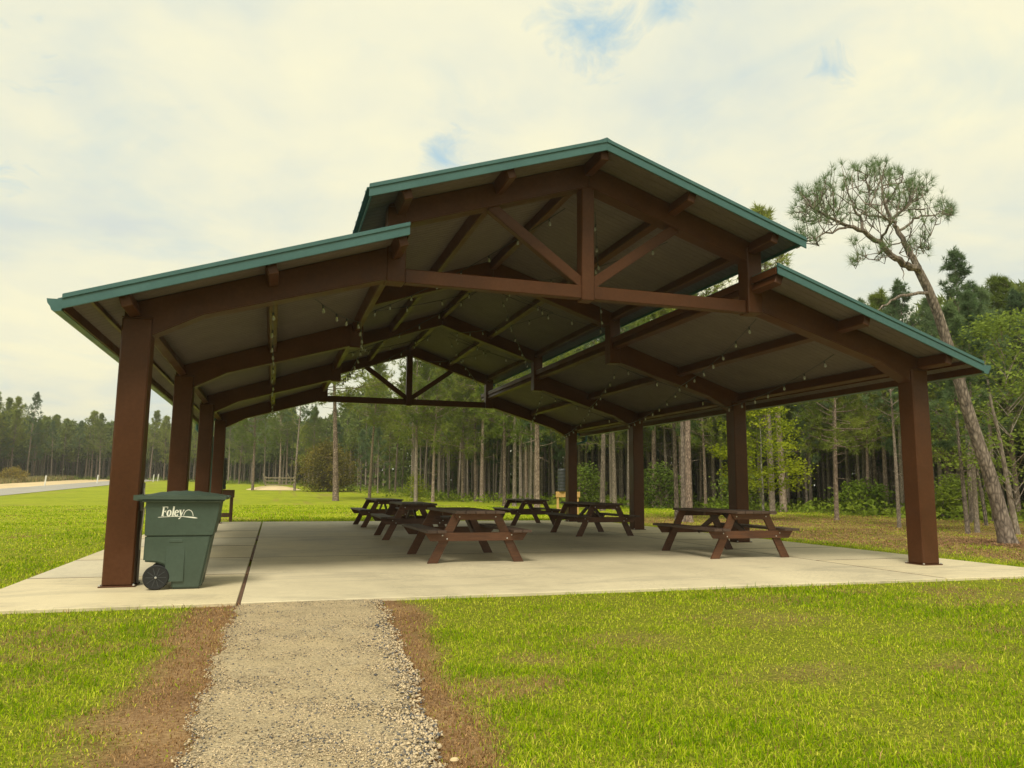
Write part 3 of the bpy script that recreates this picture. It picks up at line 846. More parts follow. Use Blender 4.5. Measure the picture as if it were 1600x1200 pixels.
# ------------------------------------------------------------------ wheeled bin
def make_bin():
    root = tag(empty('trash_bin', (-5.35, -0.10, 0.0)), 'green wheeled trash bin with white lettering beside the front left column', 'trash bin')
    ox, oy = 5.35, 0.10
    hw = lambda z: 0.255+0.055*min(1, z/1.0)
    # lower body: side outline (x,z), width grows with height
    arc = [(-5.40+0.21*(math.cos(a)-1)*1.0, 0.10+0.21*math.sin(a)) for a in np.linspace(0.0, math.pi/2, 7)]
    def shell(poly, extra=0.0):
        n = len(poly)
        V = [(x+ox, -hw(z)-extra, z) for x, z in poly]+[(x+ox, hw(z)+extra, z) for x, z in poly]
        F = [tuple(range(n)), tuple(range(2*n-1, n-1, -1))]+[(i, n+i, n+(i+1) % n, (i+1) % n) for i in range(n)]
        return MB().add(V, F)
    lower = [(-5.085, 0.005), (-5.035, 0.30), (-4.985, 0.62), (-5.705, 0.62), (-5.71, 0.318)]+arc[::-1]+[(-5.40, 0.005)]
    shell(lower).build('body', M['binplastic'], root, bevel=0.02, smooth=True)
    upper = [(-4.975, 0.612), (-4.935, 0.80), (-4.912, 1.02), (-5.715, 1.02), (-5.708, 0.612)]
    up = shell(upper, 0.003).build('collar', M['binplastic'], root, bevel=0.007, smooth=True)
    mb = MB()
    mb.box((-5.325+ox, 0, 1.012), (0.86, 0.70, 0.035), ch=0.012); mb.build('rim', M['binplastic'], up)
    # raised panels on the side
    for sy in (-1, 1):
        mb = MB(); mb.box((-5.37+ox, sy*(hw(0.4)+0.001), 0.34), (0.20, 0.008, 0.50), ch=0.004)
        pn = mb.build('side_panel', M['binplastic'], root)
        mb = MB(); mb.box((-5.37+ox, sy*(hw(0.56)+0.002), 0.555), (0.145, 0.006, 0.035), ch=0.003)
        mb.build('name_plate', M['binplastic'], pn)
    # lid: shallow dome with a down-turned edge
    nxl, nyl = 14, 8; V = []; F = []
    for i in range(nxl+1):
        for j in range(nyl+1):
            u, v = i/nxl, j/nyl
            x = -5.80+0.955*u; y = -0.375+0.75*v
            e = min(1, 5*min(u, 1-u))*min(1, 5*min(v, 1-v))
            z = 1.062+0.062*math.sin(math.pi*min(max(u, 0.02), 0.98))**0.7*math.sin(math.pi*min(max(v, 0.02), 0.98))**0.5
            if 0.2 < v < 0.8 and 3 <= i <= 10: z += 0.006*(i % 2)
            V.append((x+ox, y, z))
    I = lambda i, j: i*(nyl+1)+j
    for i in range(nxl):
        for j in range(nyl): F.append((I(i, j), I(i+1, j), I(i+1, j+1), I(i, j+1)))
    ring = [I(i, 0) for i in range(nxl+1)]+[I(nxl, j) for j in range(1, nyl+1)]+[I(i, nyl) for i in range(nxl-1, -1, -1)]+[I(0, j) for j in range(nyl-1, 0, -1)]
    b0 = len(V)
    for k in ring: V.append((V[k][0], V[k][1], 1.028))
    for k in range(len(ring)):
        k2 = (k+1) % len(ring)
        F.append((ring[k], ring[k2], b0+k2, b0+k))
    F.append(tuple(b0+k for k in range(len(ring)))[::-1])
    MB().add(V, F).build('lid', M['binplastic'], root, smooth=True)
    mb = MB()
    mb.box((-4.865+ox, 0, 1.058), (0.10, 0.34, 0.03), ch=0.01)
    mb.build('lid_handle', M['binplastic'], root)
    # push handle at the hinge side
    mb = MB()
    mb.prism([(-5.74+ox, 1.0), (-5.845+ox, 1.02), (-5.845+ox, 1.075), (-5.74+ox, 1.085)], -0.34, -0.28)
    mb.prism([(-5.74+ox, 1.0), (-5.845+ox, 1.02), (-5.845+ox, 1.075), (-5.74+ox, 1.085)], 0.28, 0.34)
    mb.tube([(-5.825+ox, -0.31, 1.045), (-5.825+ox, 0.31, 1.045)], 0.018, 8)
    mb.build('handle', M['binplastic'], root)
    for sy in (-1, 1):
        yc = 0.262*sy
        mb = MB(); c = (-5.56+ox, yc, 0.142)
        s = sy
        mb.lathe([(0.10, -0.03), (0.130, -0.034), (0.141, -0.022), (0.141, 0.022), (0.130, 0.034), (0.116, 0.036), (0.111, 0.016), (0.03, 0.020)], c, 28, 'y')
        w = mb.build('wheel', M['rubber'], root, smooth=True)
        mb = MB()
        for k in range(10):
            a = 2*math.pi*k/10
            R = np.array([[math.cos(a), 0, -math.sin(a)], [0, 1, 0], [math.sin(a), 0, math.cos(a)]])
            for side in (-1, 1):
                mb.box(np.array(c)+R@np.array([0.068, side*0.024, 0]), (0.085, 0.018, 0.009), R)
        mb.build('spoke', M['drum'], w)
        mb = MB()
        for side in (-1, 1): mb.lathe([(0.013, 0.024*side), (0.013, 0.044*side), (0.007, 0.05*side)], c, 10, 'y')
        mb.build('hub', M['bolt'], w)
    mb = MB(); mb.tube([(-5.56+ox, -0.25, 0.142), (-5.56+ox, 0.25, 0.142)], 0.012, 8); mb.build('axle', M['bolt'], root)
    # lettering "Foley" with a rising-sun arc and a swoosh, on both sides
    def stroke(mb, pts, ws, f):
        pts = [np.array(q, float) for q in pts]
        if not hasattr(ws, '__len__'): ws = [ws]*len(pts)
        Lp, Rp = [], []
        for i, q in enumerate(pts):
            d = pts[min(i+1, len(pts)-1)]-pts[max(i-1, 0)]; d /= np.linalg.norm(d)+1e-9
            n_ = np.array([-d[1], d[0]])*ws[i]/2
            Lp.append(q+n_); Rp.append(q-n_)
        V = [f(*q) for q in Lp]+[f(*q) for q in Rp]; n = len(pts)
        mb.add(V, [(i, i+1, n+i+1, n+i) for i in range(n-1)])
    sh = lambda x, z: (x+0.12*z, z)
    def glyphs(f0):
        mb = MB(); f = lambda x, z: f0(*sh(x, z))
        T, t_ = 0.20, 0.075
        # F
        stroke(mb, [(0.15, 0), (0.15, 1.0)], T, f); stroke(mb, [(0.0, 0.03), (0.34, 0.03)], t_, f); stroke(mb, [(0.0, 0.965), (0.62, 0.965)], t_, f)
        stroke(mb, [(0.61, 1.0), (0.61, 0.76)], [0.09, 0.04], f); stroke(mb, [(0.2, 0.50), (0.45, 0.50)], t_, f); stroke(mb, [(0.45, 0.62), (0.45, 0.38)], 0.06, f)
        def ring(cx, cz, rx, rz, a0, a1, n=20, thick=T, thin=t_):
            P, W_ = [], []
            for k in range(n+1):
                a = a0+(a1-a0)*k/n
                P.append((cx+rx*math.cos(a), cz+rz*math.sin(a))); W_.append(thin+(thick-thin)*abs(math.cos(a))**1.2)
            stroke(mb, P, W_, f)
        ring(0.86, 0.33, 0.19, 0.30, 0, 2*math.pi)
        stroke(mb, [(1.32, 0), (1.32, 1.03)], T, f); stroke(mb, [(1.19, 0.03), (1.46, 0.03)], t_, f); stroke(mb, [(1.2, 1.0), (1.34, 1.0)], t_, f)
        ring(1.73, 0.33, 0.18, 0.30, 0.25, 2*math.pi-0.5); stroke(mb, [(1.6, 0.37), (1.93, 0.37)], t_, f)
        stroke(mb, [(2.10, 0.64), (2.32, 0.05)], T*0.95, f); stroke(mb, [(2.52, 0.64), (2.30, 0.03), (2.20, -0.2), (2.07, -0.27)], [t_, t_*1.1, t_*1.3, 0.13], f)
        stroke(mb, [(2.0, 0.64), (2.24, 0.64)], t_, f); stroke(mb, [(2.42, 0.64), (2.60, 0.64)], t_, f)
        # sun arc and swoosh
        P = [(3.17+0.55*math.cos(a), 0.0+0.66*math.sin(a)) for a in np.linspace(math.pi*0.97, 0, 22)]
        stroke(mb, P, 0.065, f0)
        P = [(-0.35+4.6*u, -0.10+0.12*math.sin(u*2.6)*1.0-0.16*u*u) for u in np.linspace(0, 1, 24)]
        stroke(mb, P, [0.03+0.13*max(0, (u-0.35)/0.65)*(1 if u < 0.93 else (1-u)/0.07) for u in np.linspace(0, 1, 24)], f0)
        stroke(mb, [(q[0], q[1]-0.02) for q in P[:18]], 0.035, f0)
        return mb
    sc = 0.092
    for sy in (-1, 1):
        def f0(x, z):
            zz = 0.835+z*sc*1.2; xx = -5.545+x*sc
            y_ = (hw(zz)+0.0055)*sy
            return ((xx if sy < 0 else -10.72-xx)+ox, y_, zz)
        q = glyphs(f0).build('lettering', M['white_print'], up)
    return root
make_bin()

# ------------------------------------------------------------------ drum stands behind the slab
def stand(loc, rz, label, wood, w=1.15, off=0.0):
    root = tag(empty('drum_stand', loc, rz), label, 'stand')
    for s in (-1, 1):
        mb = MB(); mb.box((s*w/2*0.82, 0, 0.48), (0.10, 0.10, 0.98), ch=0.006); mb.build('post', wood, root)
    mb = MB(); mb.box((0, -0.075, 0.93), (w, 0.04, 0.26), ch=0.004); mb.build('rail', wood, root)
    mb = MB(); mb.box((0, 0.0, 0.22), (w*0.9, 0.045, 0.14), ch=0.004); mb.build('rail', wood, root)
    prof = [(0.02, 0.0)]
    for k in range(7):
        z = 0.15*k
        prof += [(0.185, z+0.005), (0.195, z+0.03), (0.195, z+0.11), (0.185, z+0.135)]
    prof += [(0.17, 1.06), (0.02, 1.07)]
    d = tag(MB().lathe(prof, (0, 0, 0), 20).build('drum', M['drum'], None, smooth=True), label.replace('wooden stand', 'ribbed drum').split(' carrying')[0]+' on a wooden stand', 'drum')
    d.location = (loc[0]+off*math.cos(rz), loc[1]+off*math.sin(rz), loc[2]+1.065)
gp = ground_px(887, 804)
stand(tuple(gp), -0.2, 'yellow wooden stand carrying a dark drum behind the rear right column', M['yellow_wood'], 1.15, -0.28)
bpy.data.objects['drum']['label'] = 'dark ribbed drum upright on the yellow wooden stand'
stand((-5.98, 17.45, -0.02), 0.15, 'shade-darkened brown wooden stand carrying a dark drum behind the rear left column', M['shaded_wood'], 0.85, -0.05)
[o_ for o_ in bpy.data.objects if o_.name.startswith('drum') and 'stand' not in o_.name][-1]['label'] = 'dark ribbed drum upright on the shade-darkened brown wooden stand'

# ------------------------------------------------------------------ roadside markers and a rail gate far off
def marker(px, dist, label):
    p = at_dist(px, dist)
    mb = MB(); mb.box((0, 0, 0.62), (0.16, 0.09, 1.3), ch=0.02)
    q = tag(mb.build('marker_post', M['white_post']), label, 'marker post', 'white marker posts along the road')
    q.location = p; q.rotation_euler = (0.02, 0.06, 0.3)
marker(84, 112, 'white marker post beyond the road, leftmost of the row')
marker(164, 128, 'white marker post beyond the road just left of the front left column')
marker(250, 146, 'white marker post seen just right of the front left column')
marker(257, 152, 'farthest white marker post seen between the first two left columns')
gr_ = at_dist(444, 104)
gate = tag(empty('rail_fence', tuple(gr_), 0.1), 'short weathered wooden rail fence at the far end of the lawn', 'fence')
for x in (-1.7, 0.1, 1.8):
    mb = MB(); mb.box((x, 0, 0.75), (0.14, 0.14, 1.6), ch=0.01); mb.build('post', M['grey_wood'], gate)
for z in (0.5, 0.95, 1.35):
    mb = MB(); mb.box((0, -0.1, z), (3.6, 0.05, 0.15), ch=0.01); mb.build('rail', M['grey_wood'], gate)
mb = MB(); mb.tube([(1.5, -0.14, 0.9), (0.9, -0.14, 2.0)], 0.07, 6); mb.tube([(-1.7, -0.14, 0.9), (-2.1, -0.14, 1.9)], 0.07, 6); mb.build('slanted_pole', M['grey_wood'], gate)
# pale sand heap before it
V = []; F = []
sp = at_dist(436, 98)
for i in range(9):
    for k in range(20):
        a = 2*math.pi*k/20; r_ = i/8
        V.append((sp[0]+3.4*r_*math.cos(a)*(1+.1*math.sin(3*a)), sp[1]+4*r_*math.sin(a), sp[2]-0.05+0.55*(1-r_**2)**1.2))
for i in range(8):
    for k in range(20):
        k2 = (k+1) % 20; F.append((i*20+k, i*20+k2, (i+1)*20+k2, (i+1)*20+k))
tag(MB().add(V, F).build('sand_mound', M['sand'], smooth=True), kind='structure')

# ------------------------------------------------------------------ trees
def unit(v): return v/(np.linalg.norm(v, axis=-1, keepdims=True)+1e-9)
def needles(P, A, n, ln, w, rs, spread=0.9, droop=0.0):
    """tufts of needle triangles at P, axis A"""
    P = np.repeat(P, n, 0); A = np.repeat(A, n, 0); m_ = len(P)
    d = unit(A*(1.0/spread)*0.75+rs.normal(size=(m_, 3))*0.62)
    d[:, 2] -= droop*rs.random(m_)
    d = unit(d); l = ln*rs.uniform(0.65, 1.15, m_)[:, None]
    side = unit(np.cross(d, rs.normal(size=(m_, 3))))*w*0.5
    V = np.stack([P-side, P+side, P+d*l], 1).reshape(-1, 3)
    return V, np.arange(len(V)).reshape(-1, 3)
def leaf_quads(P, rs, size, flat=0.5):
    m_ = len(P)
    d = unit(rs.normal(size=(m_, 3))*np.array([1, 1, flat])); up = unit(rs.normal(size=(m_, 3))*0.7+np.array([0, 0, 1.0]))
    s = unit(np.cross(d, up)); sz = size*rs.uniform(0.6, 1.3, m_)[:, None]
    V = np.stack([P-d*sz*0.5, P+s*sz*0.3, P+d*sz*0.5, P-s*sz*0.3], 1).reshape(-1, 3)
    return V, np.arange(len(V)).reshape(-1, 4)
def curve_pts(a, d, ln, up, n, rs, wig=0.06):
    pts = [np.array(a, float)]; d = np.array(d, float)
    for k in range(n):
        d = d+np.array([0, 0, up/n])+rs.normal(size=3)*wig
        d /= np.linalg.norm(d); pts.append(pts[-1]+d*ln/n)
    return pts
def make_pine(seed, H, cb, spread, r0, nb=46, tufts=6, nneed=13, nl=0.30, nw=0.035, dead=8, top_pow=0.75, bend=0.02, k0=2, el0=-8, el1=54, feather=1.0):
    rs = np.random.default_rng(seed)
    mb = MB()
    n = 12; axis = []
    ph = rs.uniform(0, 6.28); bx, by = rs.normal(size=2)*bend*H
    for k in range(n+1):
        u = k/n
        axis.append(np.array([bx*u*u+0.06*math.sin(3*u+ph), by*u*u+0.06*math.cos(2.6*u+ph), H*u]))
    rad = [r0*(1.35 if k == 0 else 1)*(1-0.93*(k/n)**1.1) for k in range(n+1)]
    axis.insert(1, axis[0]*0.97+axis[1]*0.03+np.array([0, 0, 0.12])); rad.insert(1, r0*1.05)
    mb.tube(axis, rad, 8)
    A = np.array(axis); zs = A[:, 2]
    pos = lambda z: np.array([np.interp(z, zs, A[:, 0]), np.interp(z, zs, A[:, 1]), z])
    P, D = [], []
    for b_ in range(nb):
        u = (b_+rs.random())/nb; z = H*(cb+(1-cb)*u*0.985)
        az = b_*2.399+rs.normal()*0.5
        prof = (1-u)**top_pow*(0.55+0.45*min(1, u*4+0.3))
        ln = max(0.35, spread*prof*rs.uniform(0.6, 1.15))
        el = math.radians(el0+(el1-el0)*u+rs.normal()*11)
        d = np.array([math.cos(az)*math.cos(el), math.sin(az)*math.cos(el), math.sin(el)])
        q = curve_pts(pos(z), d, ln, 0.55, 5, rs, 0.09)
        rb = max(0.009, r0*0.26*(ln/spread)**0.8)
        mb.tube(q, [rb*(1-0.8*k/5) for k in range(6)], 4, cap=False)
        for k in range(k0, 6):
            for s_ in range(2 if k < 5 else 3):
                dd = unit(q[k]-q[k-1]+rs.normal(size=3)*0.6)
                l2 = ln*rs.uniform(0.10, 0.32)*feather
                e = q[k]+dd*l2+np.array([0, 0, 0.12*l2])
                if l2 > 0.15: mb.tube([q[k], (q[k]+e)/2, e], [rb*.35, rb*.3, rb*.2], 3, cap=False)
                m2 = max(1, int(round(tufts*0.25*rs.uniform(0.6, 1.6))))
                for w_ in range(m2):
                    tt = (w_+1)/m2
                    P.append(q[k]*(1-tt)+e*tt+rs.normal(size=3)*0.08); D.append(unit(dd+np.array([0, 0, 0.35])))
    P.append(pos(H*0.995)); D.append(np.array([0, 0, 1.0]))
    for k in range(dead):
        z = H*rs.uniform(cb*0.35, cb*1.05); az = rs.uniform(0, 6.28)
        q = curve_pts(pos(z), (math.cos(az), math.sin(az), rs.uniform(-.2, .3)), rs.uniform(0.3, 1.3), 0.1, 3, rs, 0.15)
        mb.tube(q, [0.022, 0.016, 0.011, 0.005], 4, cap=False)
    V, F = needles(np.array(P), np.array(D), nneed, nl, nw, rs)
    return mb, V, F
def mesh_of(mb, name, mat, smooth=True):
    o_ = mb.build(name, mat, smooth=smooth); me = o_.data
    bpy.data.objects.remove(o_); return me
PINES = []
specs = [  # height, crown base, spread, trunk radius, feathery?
    (14.5, 0.44, 3.1, 0.165, 1), (13.0, 0.36, 3.0, 0.14, 1), (15.5, 0.48, 2.5, 0.17, 0), (12.0, 0.34, 3.2, 0.135, 1),
    (14.0, 0.50, 2.3, 0.14, 0), (16.0, 0.52, 2.9, 0.18, 1), (11.0, 0.34, 2.0, 0.115, 0), (13.5, 0.42, 3.3, 0.16, 1)]
for i, (H, cb, sp_, r0, fe) in enumerate(specs):
    if fe:
        mb, V, F = make_pine(100+i, H, cb, sp_, r0, nb=62, tufts=8, nneed=12, nl=0.40, nw=0.042, top_pow=0.6, el0=-14, el1=48)
    else:
        mb, V, F = make_pine(100+i, H, cb, sp_, r0, nb=34, tufts=12, nneed=16, nl=0.30, nw=0.036, top_pow=0.55, k0=3, el0=5, el1=66, feather=0.9)
    PINES.append((H, mesh_of(mb, 'trunk', M['bark'] if i % 2 else M['bark_grey']), mesh_np('crown', V, F, M['needles'] if fe else M['needles_dark'])))
def place_pine(x, y, var, sc, rz, label, group, lean=(0, 0), zs=1.0, crown_mat=None):
    H, tm, cm = PINES[var]
    root = empty('pine_tree', (x, y, float(terrain(x, y))-0.04), rz)
    root.rotation_euler = (lean[0], lean[1], rz); root.scale = (sc, sc, sc*zs)
    link('trunk', tm, root); link('crown', cm, root)
    return tag(root, label, 'pine tree', group)
# trees one can single out
SING = [  # px, py, variant, height scale, label
    (524, 783, 5, 0.95, 'lone straight pine standing on the lawn behind the left table row'),
    (395, 766, 1, 1.15, 'pine on the far lawn, leftmost one seen through the pavilion'),
    (461, 767, 4, 1.05, 'pine on the far lawn beside the rail fence'),
    (526, 763, 6, 0.8, 'slim pine on the far lawn at the left edge of the round olive bush'),
    (677, 785, 3, 1.05, 'pine at the wood edge right behind the middle left table'),
    (787, 791, 1, 0.95, 'left pine of the pair at the wood edge between the table rows'),
    (804, 791, 4, 1.0, 'right pine of the pair at the wood edge between the table rows'),
    (838, 800, 7, 0.98, 'reddish pine behind the far right picnic table'),
    (960, 797, 0, 0.82, 'pine seen left of the second rear right column'),
    (940, 798, 2, 0.9, 'pine just right of the rear right column'),
    (1068, 815, 0, 0.82, 'thick pine, left trunk of the close pair behind the right picnic table'),
    (1079, 816, 5, 0.74, 'thick pine, right trunk of the close pair behind the right picnic table'),
    (1056, 812, 6, 0.85, 'thin pine just left of the close pair behind the right picnic table'),
    (1209, 804, 2, 0.80, 'pine with a mound of needles round its foot right of the second right column'),
    (1309, 813, 3, 0.72, 'branchy pine standing forward on the dry ground left of the front right column'),
    (1260, 797, 4, 0.85, 'slim pine left of the branchy pine on the dry ground'),
    (1373, 800, 1, 0.88, 'slim pine behind the branchy pine near the front right column'),
    (1405, 825, 4, 0.50, 'slender pine just left of the front right column'),
    (1419, 823, 6, 0.60, 'dark slender pine half hidden by the front right column'),
    (1513, 834, 6, 0.62, 'thin dark pine left of the big leaning pine'),
    (1529, 832, 4, 0.53, 'slim pine between the thin dark pine and the big leaning pine'),
]
for (px, py, v, hs, lab) in SING:
    p = ground_px(px, py)
    q = place_pine(p[0], p[1], v, hs, rng.uniform(0, 6.28), lab, None, (rng.normal()*0.012, rng.normal()*0.012))
    if px == 524: q.scale = (1.45, 1.45, 0.95); q.rotation_euler = (0.0, -0.035, 1.0)
for (px, py, dist, v, lab) in [   # where the top shows, and how far off it stands
    (1205, 324, 46, 5, 'tall pine whose top shows above the right end of the upper roof'),
    (1490, 398, 36, 4, 'dark upright pine to the right of the leaning pine crown'),
    (1415, 440, 40, 2, 'dark upright pine below the crown of the leaning pine'),
    (1562, 440, 42, 7, 'tall dark pine at the right edge of the photo'),
    (1365, 458, 46, 1, 'pine showing just above the lower right roof edge'),
    (1528, 452, 38, 6, 'slim dark pine between the two tall dark pines at right'),
    (1452, 470, 43, 6, 'slim dark pine behind the leaning stem, below the fork'),
    (1392, 470, 44, 4, 'dark pine between the roof edge and the leaning stem'),
    (1597, 455, 40, 2, 'dark pine cut by the right edge of the photo'),
    (1346, 470, 50, 2, 'farther slim pine just above the lower right roof slope'),
    (1545, 500, 47, 4, 'farther slim pine low behind the two tall dark pines at right'),
    (1475, 505, 48, 1, 'farther bushy pine low behind the leaning stem'),
    (585, 560, 70, 5, 'full green pine right of the lone lawn pine, framed by the rear truss'),
    (655, 520, 62, 0, 'tall pine directly behind the rear truss king post')]:
    d = ray_px(px, py); h_ = math.hypot(d[0], d[1])
    p = CAM+d*dist/h_; H_ = p[2]-float(terrain(p[0], p[1]))
    place_pine(p[0], p[1], v, H_/PINES[v][0], rng.uniform(0, 6.28), lab, None)
pts_used = [np.array(o_.location[:2]) for o_ in bpy.data.objects if o_.name.startswith('pine_tree')]
def near_used(p, dmin):
    return any((p[0]-q[0])**2+(p[1]-q[1])**2 < dmin*dmin for q in pts_used)
AZT = np.linspace(-26, 62, 177)
_rr = np.linspace(12, 260, 1000)
EDGE_R = []
for a_ in np.radians(AZT):
    e_ = edge_depth(CAM[0]+_rr*math.sin(a_), CAM[1]+_rr*math.cos(a_))
    EDGE_R.append(_rr[int(np.argmax(e_ > 0))] if (e_ > 0).any() else 160.0)
EDGE_R = np.array(EDGE_R)
def edge_r(az): return float(np.interp(az, AZT, EDGE_R))
def bearing_pts(n, d0, d1, rs, az0=-24, az1=60):
    out = []
    cdf = np.cumsum(np.where((AZT >= az0) & (AZT <= az1), EDGE_R+(d0+d1)/2, 0)); cdf = cdf/cdf[-1]
    for k in range(n):
        az = float(np.interp(rs.random(), cdf, AZT)); r_ = edge_r(az)+rs.uniform(d0, d1); a_ = math.radians(az)
        out.append(np.array([CAM[0]+r_*math.sin(a_), CAM[1]+r_*math.cos(a_)]))
    return out
def scatter_band(i0, i1, n, d0, d1, dmin, label, group, hs=(0.8, 1.08), zs=1.0, power=1.4):
    segs = [(np.array(EDGE[i], float), np.array(EDGE[i+1], float)) for i in range(i0, i1)]
    lens = np.array([np.linalg.norm(b_-a_) for a_, b_ in segs]); cum = lens/lens.sum()
    k = tries = 0
    while k < n and tries < n*40:
        tries += 1
        j = rng.choice(len(segs), p=cum); a_, b_ = segs[j]; u = rng.random()
        tg = (b_-a_)/np.linalg.norm(b_-a_); nr = np.array([tg[1], -tg[0]])
        p = a_+(b_-a_)*u+nr*(d0+(d1-d0)*rng.random()**power)+rng.normal(size=2)*0.4
        d = p-CAM[:2]; az = math.degrees(math.atan2(d[0], d[1]))
        if not -19.5 < az < 54 or near_used(p, dmin): continue
        if edge_depth(p[0], p[1]) < 0: continue
        pts_used.append(p); k += 1
        s_ = rng.uniform(*hs)*(1-0.24*float(smoothstep(27, 34, az)))
        place_pine(p[0], p[1], int(rng.integers(8)), s_, rng.uniform(0, 6.28), label, group, (rng.normal()*0.015, rng.normal()*0.015), zs)
scatter_band(0, 6, 118, 0.5, 24, 1.5, 'slender pine in the dense wood to the right of and behind the pavilion', 'pines of the right hand wood', power=1.1)
scatter_band(6, 10, 56, 0.5, 24, 1.8, 'slender pine in the wood across the lawn behind the table rows', 'pines of the wood behind the lawn', (0.66, 0.88))
scatter_band(10, 14, 100, 0.5, 26, 1.9, 'distant pine in the wood beyond the road at the left', 'pines beyond the road', (0.70, 0.98))

# big leaning pine with forked stem and umbrella crown
def leaning_pine():
    base = ground_px(1575, 851)
    y0 = base[1]
    rs = np.random.default_rng(77)
    root = tag(empty('leaning_pine', tuple(base)), 'big pine leaning left with forked stem and flat airy crown at right', 'pine tree')
    W = lambda px, py, dy=0.0: at_y(px, py, y0+dy)-base
    mb = MB()
    trunk = [(1577, 856, 0), (1572, 838, 0), (1560, 790, 0), (1545, 738, 0), (1528, 690, .05), (1510, 635, .05), (1497, 590, .05), (1483, 545, .1), (1466, 492, .1), (1450, 452, .1), (1436, 424, .1)]
    rt = [0.26, 0.195, 0.165, 0.15, 0.142, 0.135, 0.127, 0.12, 0.112, 0.105, 0.098]
    mb.tube([W(*q) for q in trunk], rt, 12)
    limbs = [
        ([(1437, 426, .1), (1418, 414, .0), (1400, 404, -.1), (1376, 378, -.2), (1350, 361, -.3), (1326, 354, -.35), (1294, 339, -.5), (1264, 320, -.6)], 0.095, 0.02),
        ([(1437, 426, .1), (1427, 403, .15), (1413, 380, .2), (1401, 356, .3), (1392, 345, .3), (1383, 320, .35), (1380, 302, .4), (1376, 275, .4)], 0.085, 0.015),
        ([(1393, 346, .3), (1410, 328, .5), (1426, 315, .7), (1446, 302, .9)], 0.04, 0.012),
        ([(1404, 361, .3), (1425, 347, .5), (1438, 337, .6), (1462, 336, .7), (1487, 324, .8)], 0.035, 0.01),
        ([(1350, 361, -.3), (1345, 342, -.2), (1336, 330, -.2), (1329, 312, -.1), (1322, 290, -.1)], 0.04, 0.012),
        ([(1326, 354, -.35), (1306, 360, -.6), (1283, 367, -.8), (1262, 377, -.9), (1250, 379, -1)], 0.028, 0.008),
        ([(1376, 378, -.2), (1386, 358, -.5), (1391, 346, -.8), (1372, 330, -1), (1352, 318, -1.2)], 0.032, 0.01),
        ([(1392, 345, .3), (1370, 338, .6), (1352, 333, .9), (1335, 322, 1.1), (1310, 305, 1.3)], 0.035, 0.01),
        ([(1294, 339, -.5), (1284, 322, -.3), (1276, 306, -.2), (1268, 296, -.1)], 0.022, 0.008),
        ([(1383, 320, .35), (1398, 300, .1), (1408, 285, -.1), (1412, 268, -.2)], 0.03, 0.01),
        ([(1413, 380, .2), (1395, 382, .0), (1380, 388, -.3), (1362, 397, -.5), (1345, 405, -.6)], 0.018, 0.006),
        ([(1427, 403, .15), (1438, 385, .3), (1440, 370, .4), (1446, 360, .4)], 0.016, 0.006),
        ([(1400, 404, -.1), (1384, 402, -.3), (1366, 405, -.5)], 0.014, 0.006),
        ([(1418, 414, 0), (1420, 404, -.4), (1405, 396, -.7)], 0.016, 0.006),
        ([(1450, 458, .1), (1430, 459, -.1), (1412, 461, -.2), (1396, 468, -.3), (1384, 477, -.4), (1368, 487, -.5)], 0.045, 0.012),
        ([(1415, 411, 0), (1411, 423, -.1), (1412, 438, -.2)], 0.018, 0.006),
    ]
    LP = []
    for q, r0, r1 in limbs:
        pts = [W(*a) for a in q]; n = len(pts)
        fine = [pts[0]]
        for a_, b_ in zip(pts[:-1], pts[1:]):
            for k in range(1, 4):
                fine.append(a_+(b_-a_)*k/3+(rs.normal(size=3)*0.02 if k < 3 else 0))
        mb.tube(fine, list(np.linspace(r0, r1, len(fine))), 7)
        LP.append(np.array(fine))
    allp = np.concatenate([p[len(p)//3:] for p in LP[:14]])
    # twig ends fill an umbrella; each is tied back to the nearest limb
    def crown_pt():
        while True:
            px = rs.uniform(1236, 1492); u = (px-1360)/130
            top = 252+62*abs(u)**2.1+(8*math.sin(px*0.09)); bot = 352-6*math.cos(u*2)
            if abs(u) > 1: continue
            py = top+(bot-top)*rs.random()**1.25
            if px > 1440 and rs.random() < 0.55: continue
            return px, py, rs.normal()*0.75*(1-0.6*u*u)
    targets = [crown_pt() for _ in range(310)]
    targets += [(rs.uniform(1240, 1282), rs.uniform(355, 378), rs.normal()*.4-.8) for _ in range(20)]
    targets += [(rs.uniform(1325, 1395), rs.uniform(375, 410), rs.normal()*.4-.4) for _ in range(26)]
    targets += [(rs.uniform(1420, 1452), rs.uniform(358, 402), rs.normal()*.4+.3) for _ in range(22)]
    targets += [(rs.uniform(1462, 1492), rs.uniform(315, 345), rs.normal()*.3+.8) for _ in range(10)]
    P, D = [], []
    for q in targets:
        e = W(*q)
        dist = np.linalg.norm((allp-e)*np.array([1, 1, 0.75])+np.array([0, 0, 0.25]), axis=1)
        j = int(np.argmin(dist)); a_ = allp[j]
        if np.linalg.norm(e-a_) > 1.6: continue
        mid = (a_+e)/2+np.array([0, 0, -0.12*np.linalg.norm(e-a_)])+rs.normal(size=3)*0.05
        mb.tube([a_, mid, e], [0.014, 0.009, 0.005], 4, cap=False)
        allp = np.vstack([allp, mid])
        d = unit(e-mid+np.array([0, 0, 0.12]))
        P.append(e); D.append(d)
        if rs.random() < 0.5: P.append((e+mid)/2+rs.normal(size=3)*0.04); D.append(d)
    tr = mb.build('trunk', M['bark_grey'], root, smooth=True)
    V, F = needles(np.array(P), np.array(D), 22, 0.23, 0.0085, rs, 0.85)
    link('crown', mesh_np('crown', V, F, M['needles_dark']), root)
leaning_pine()

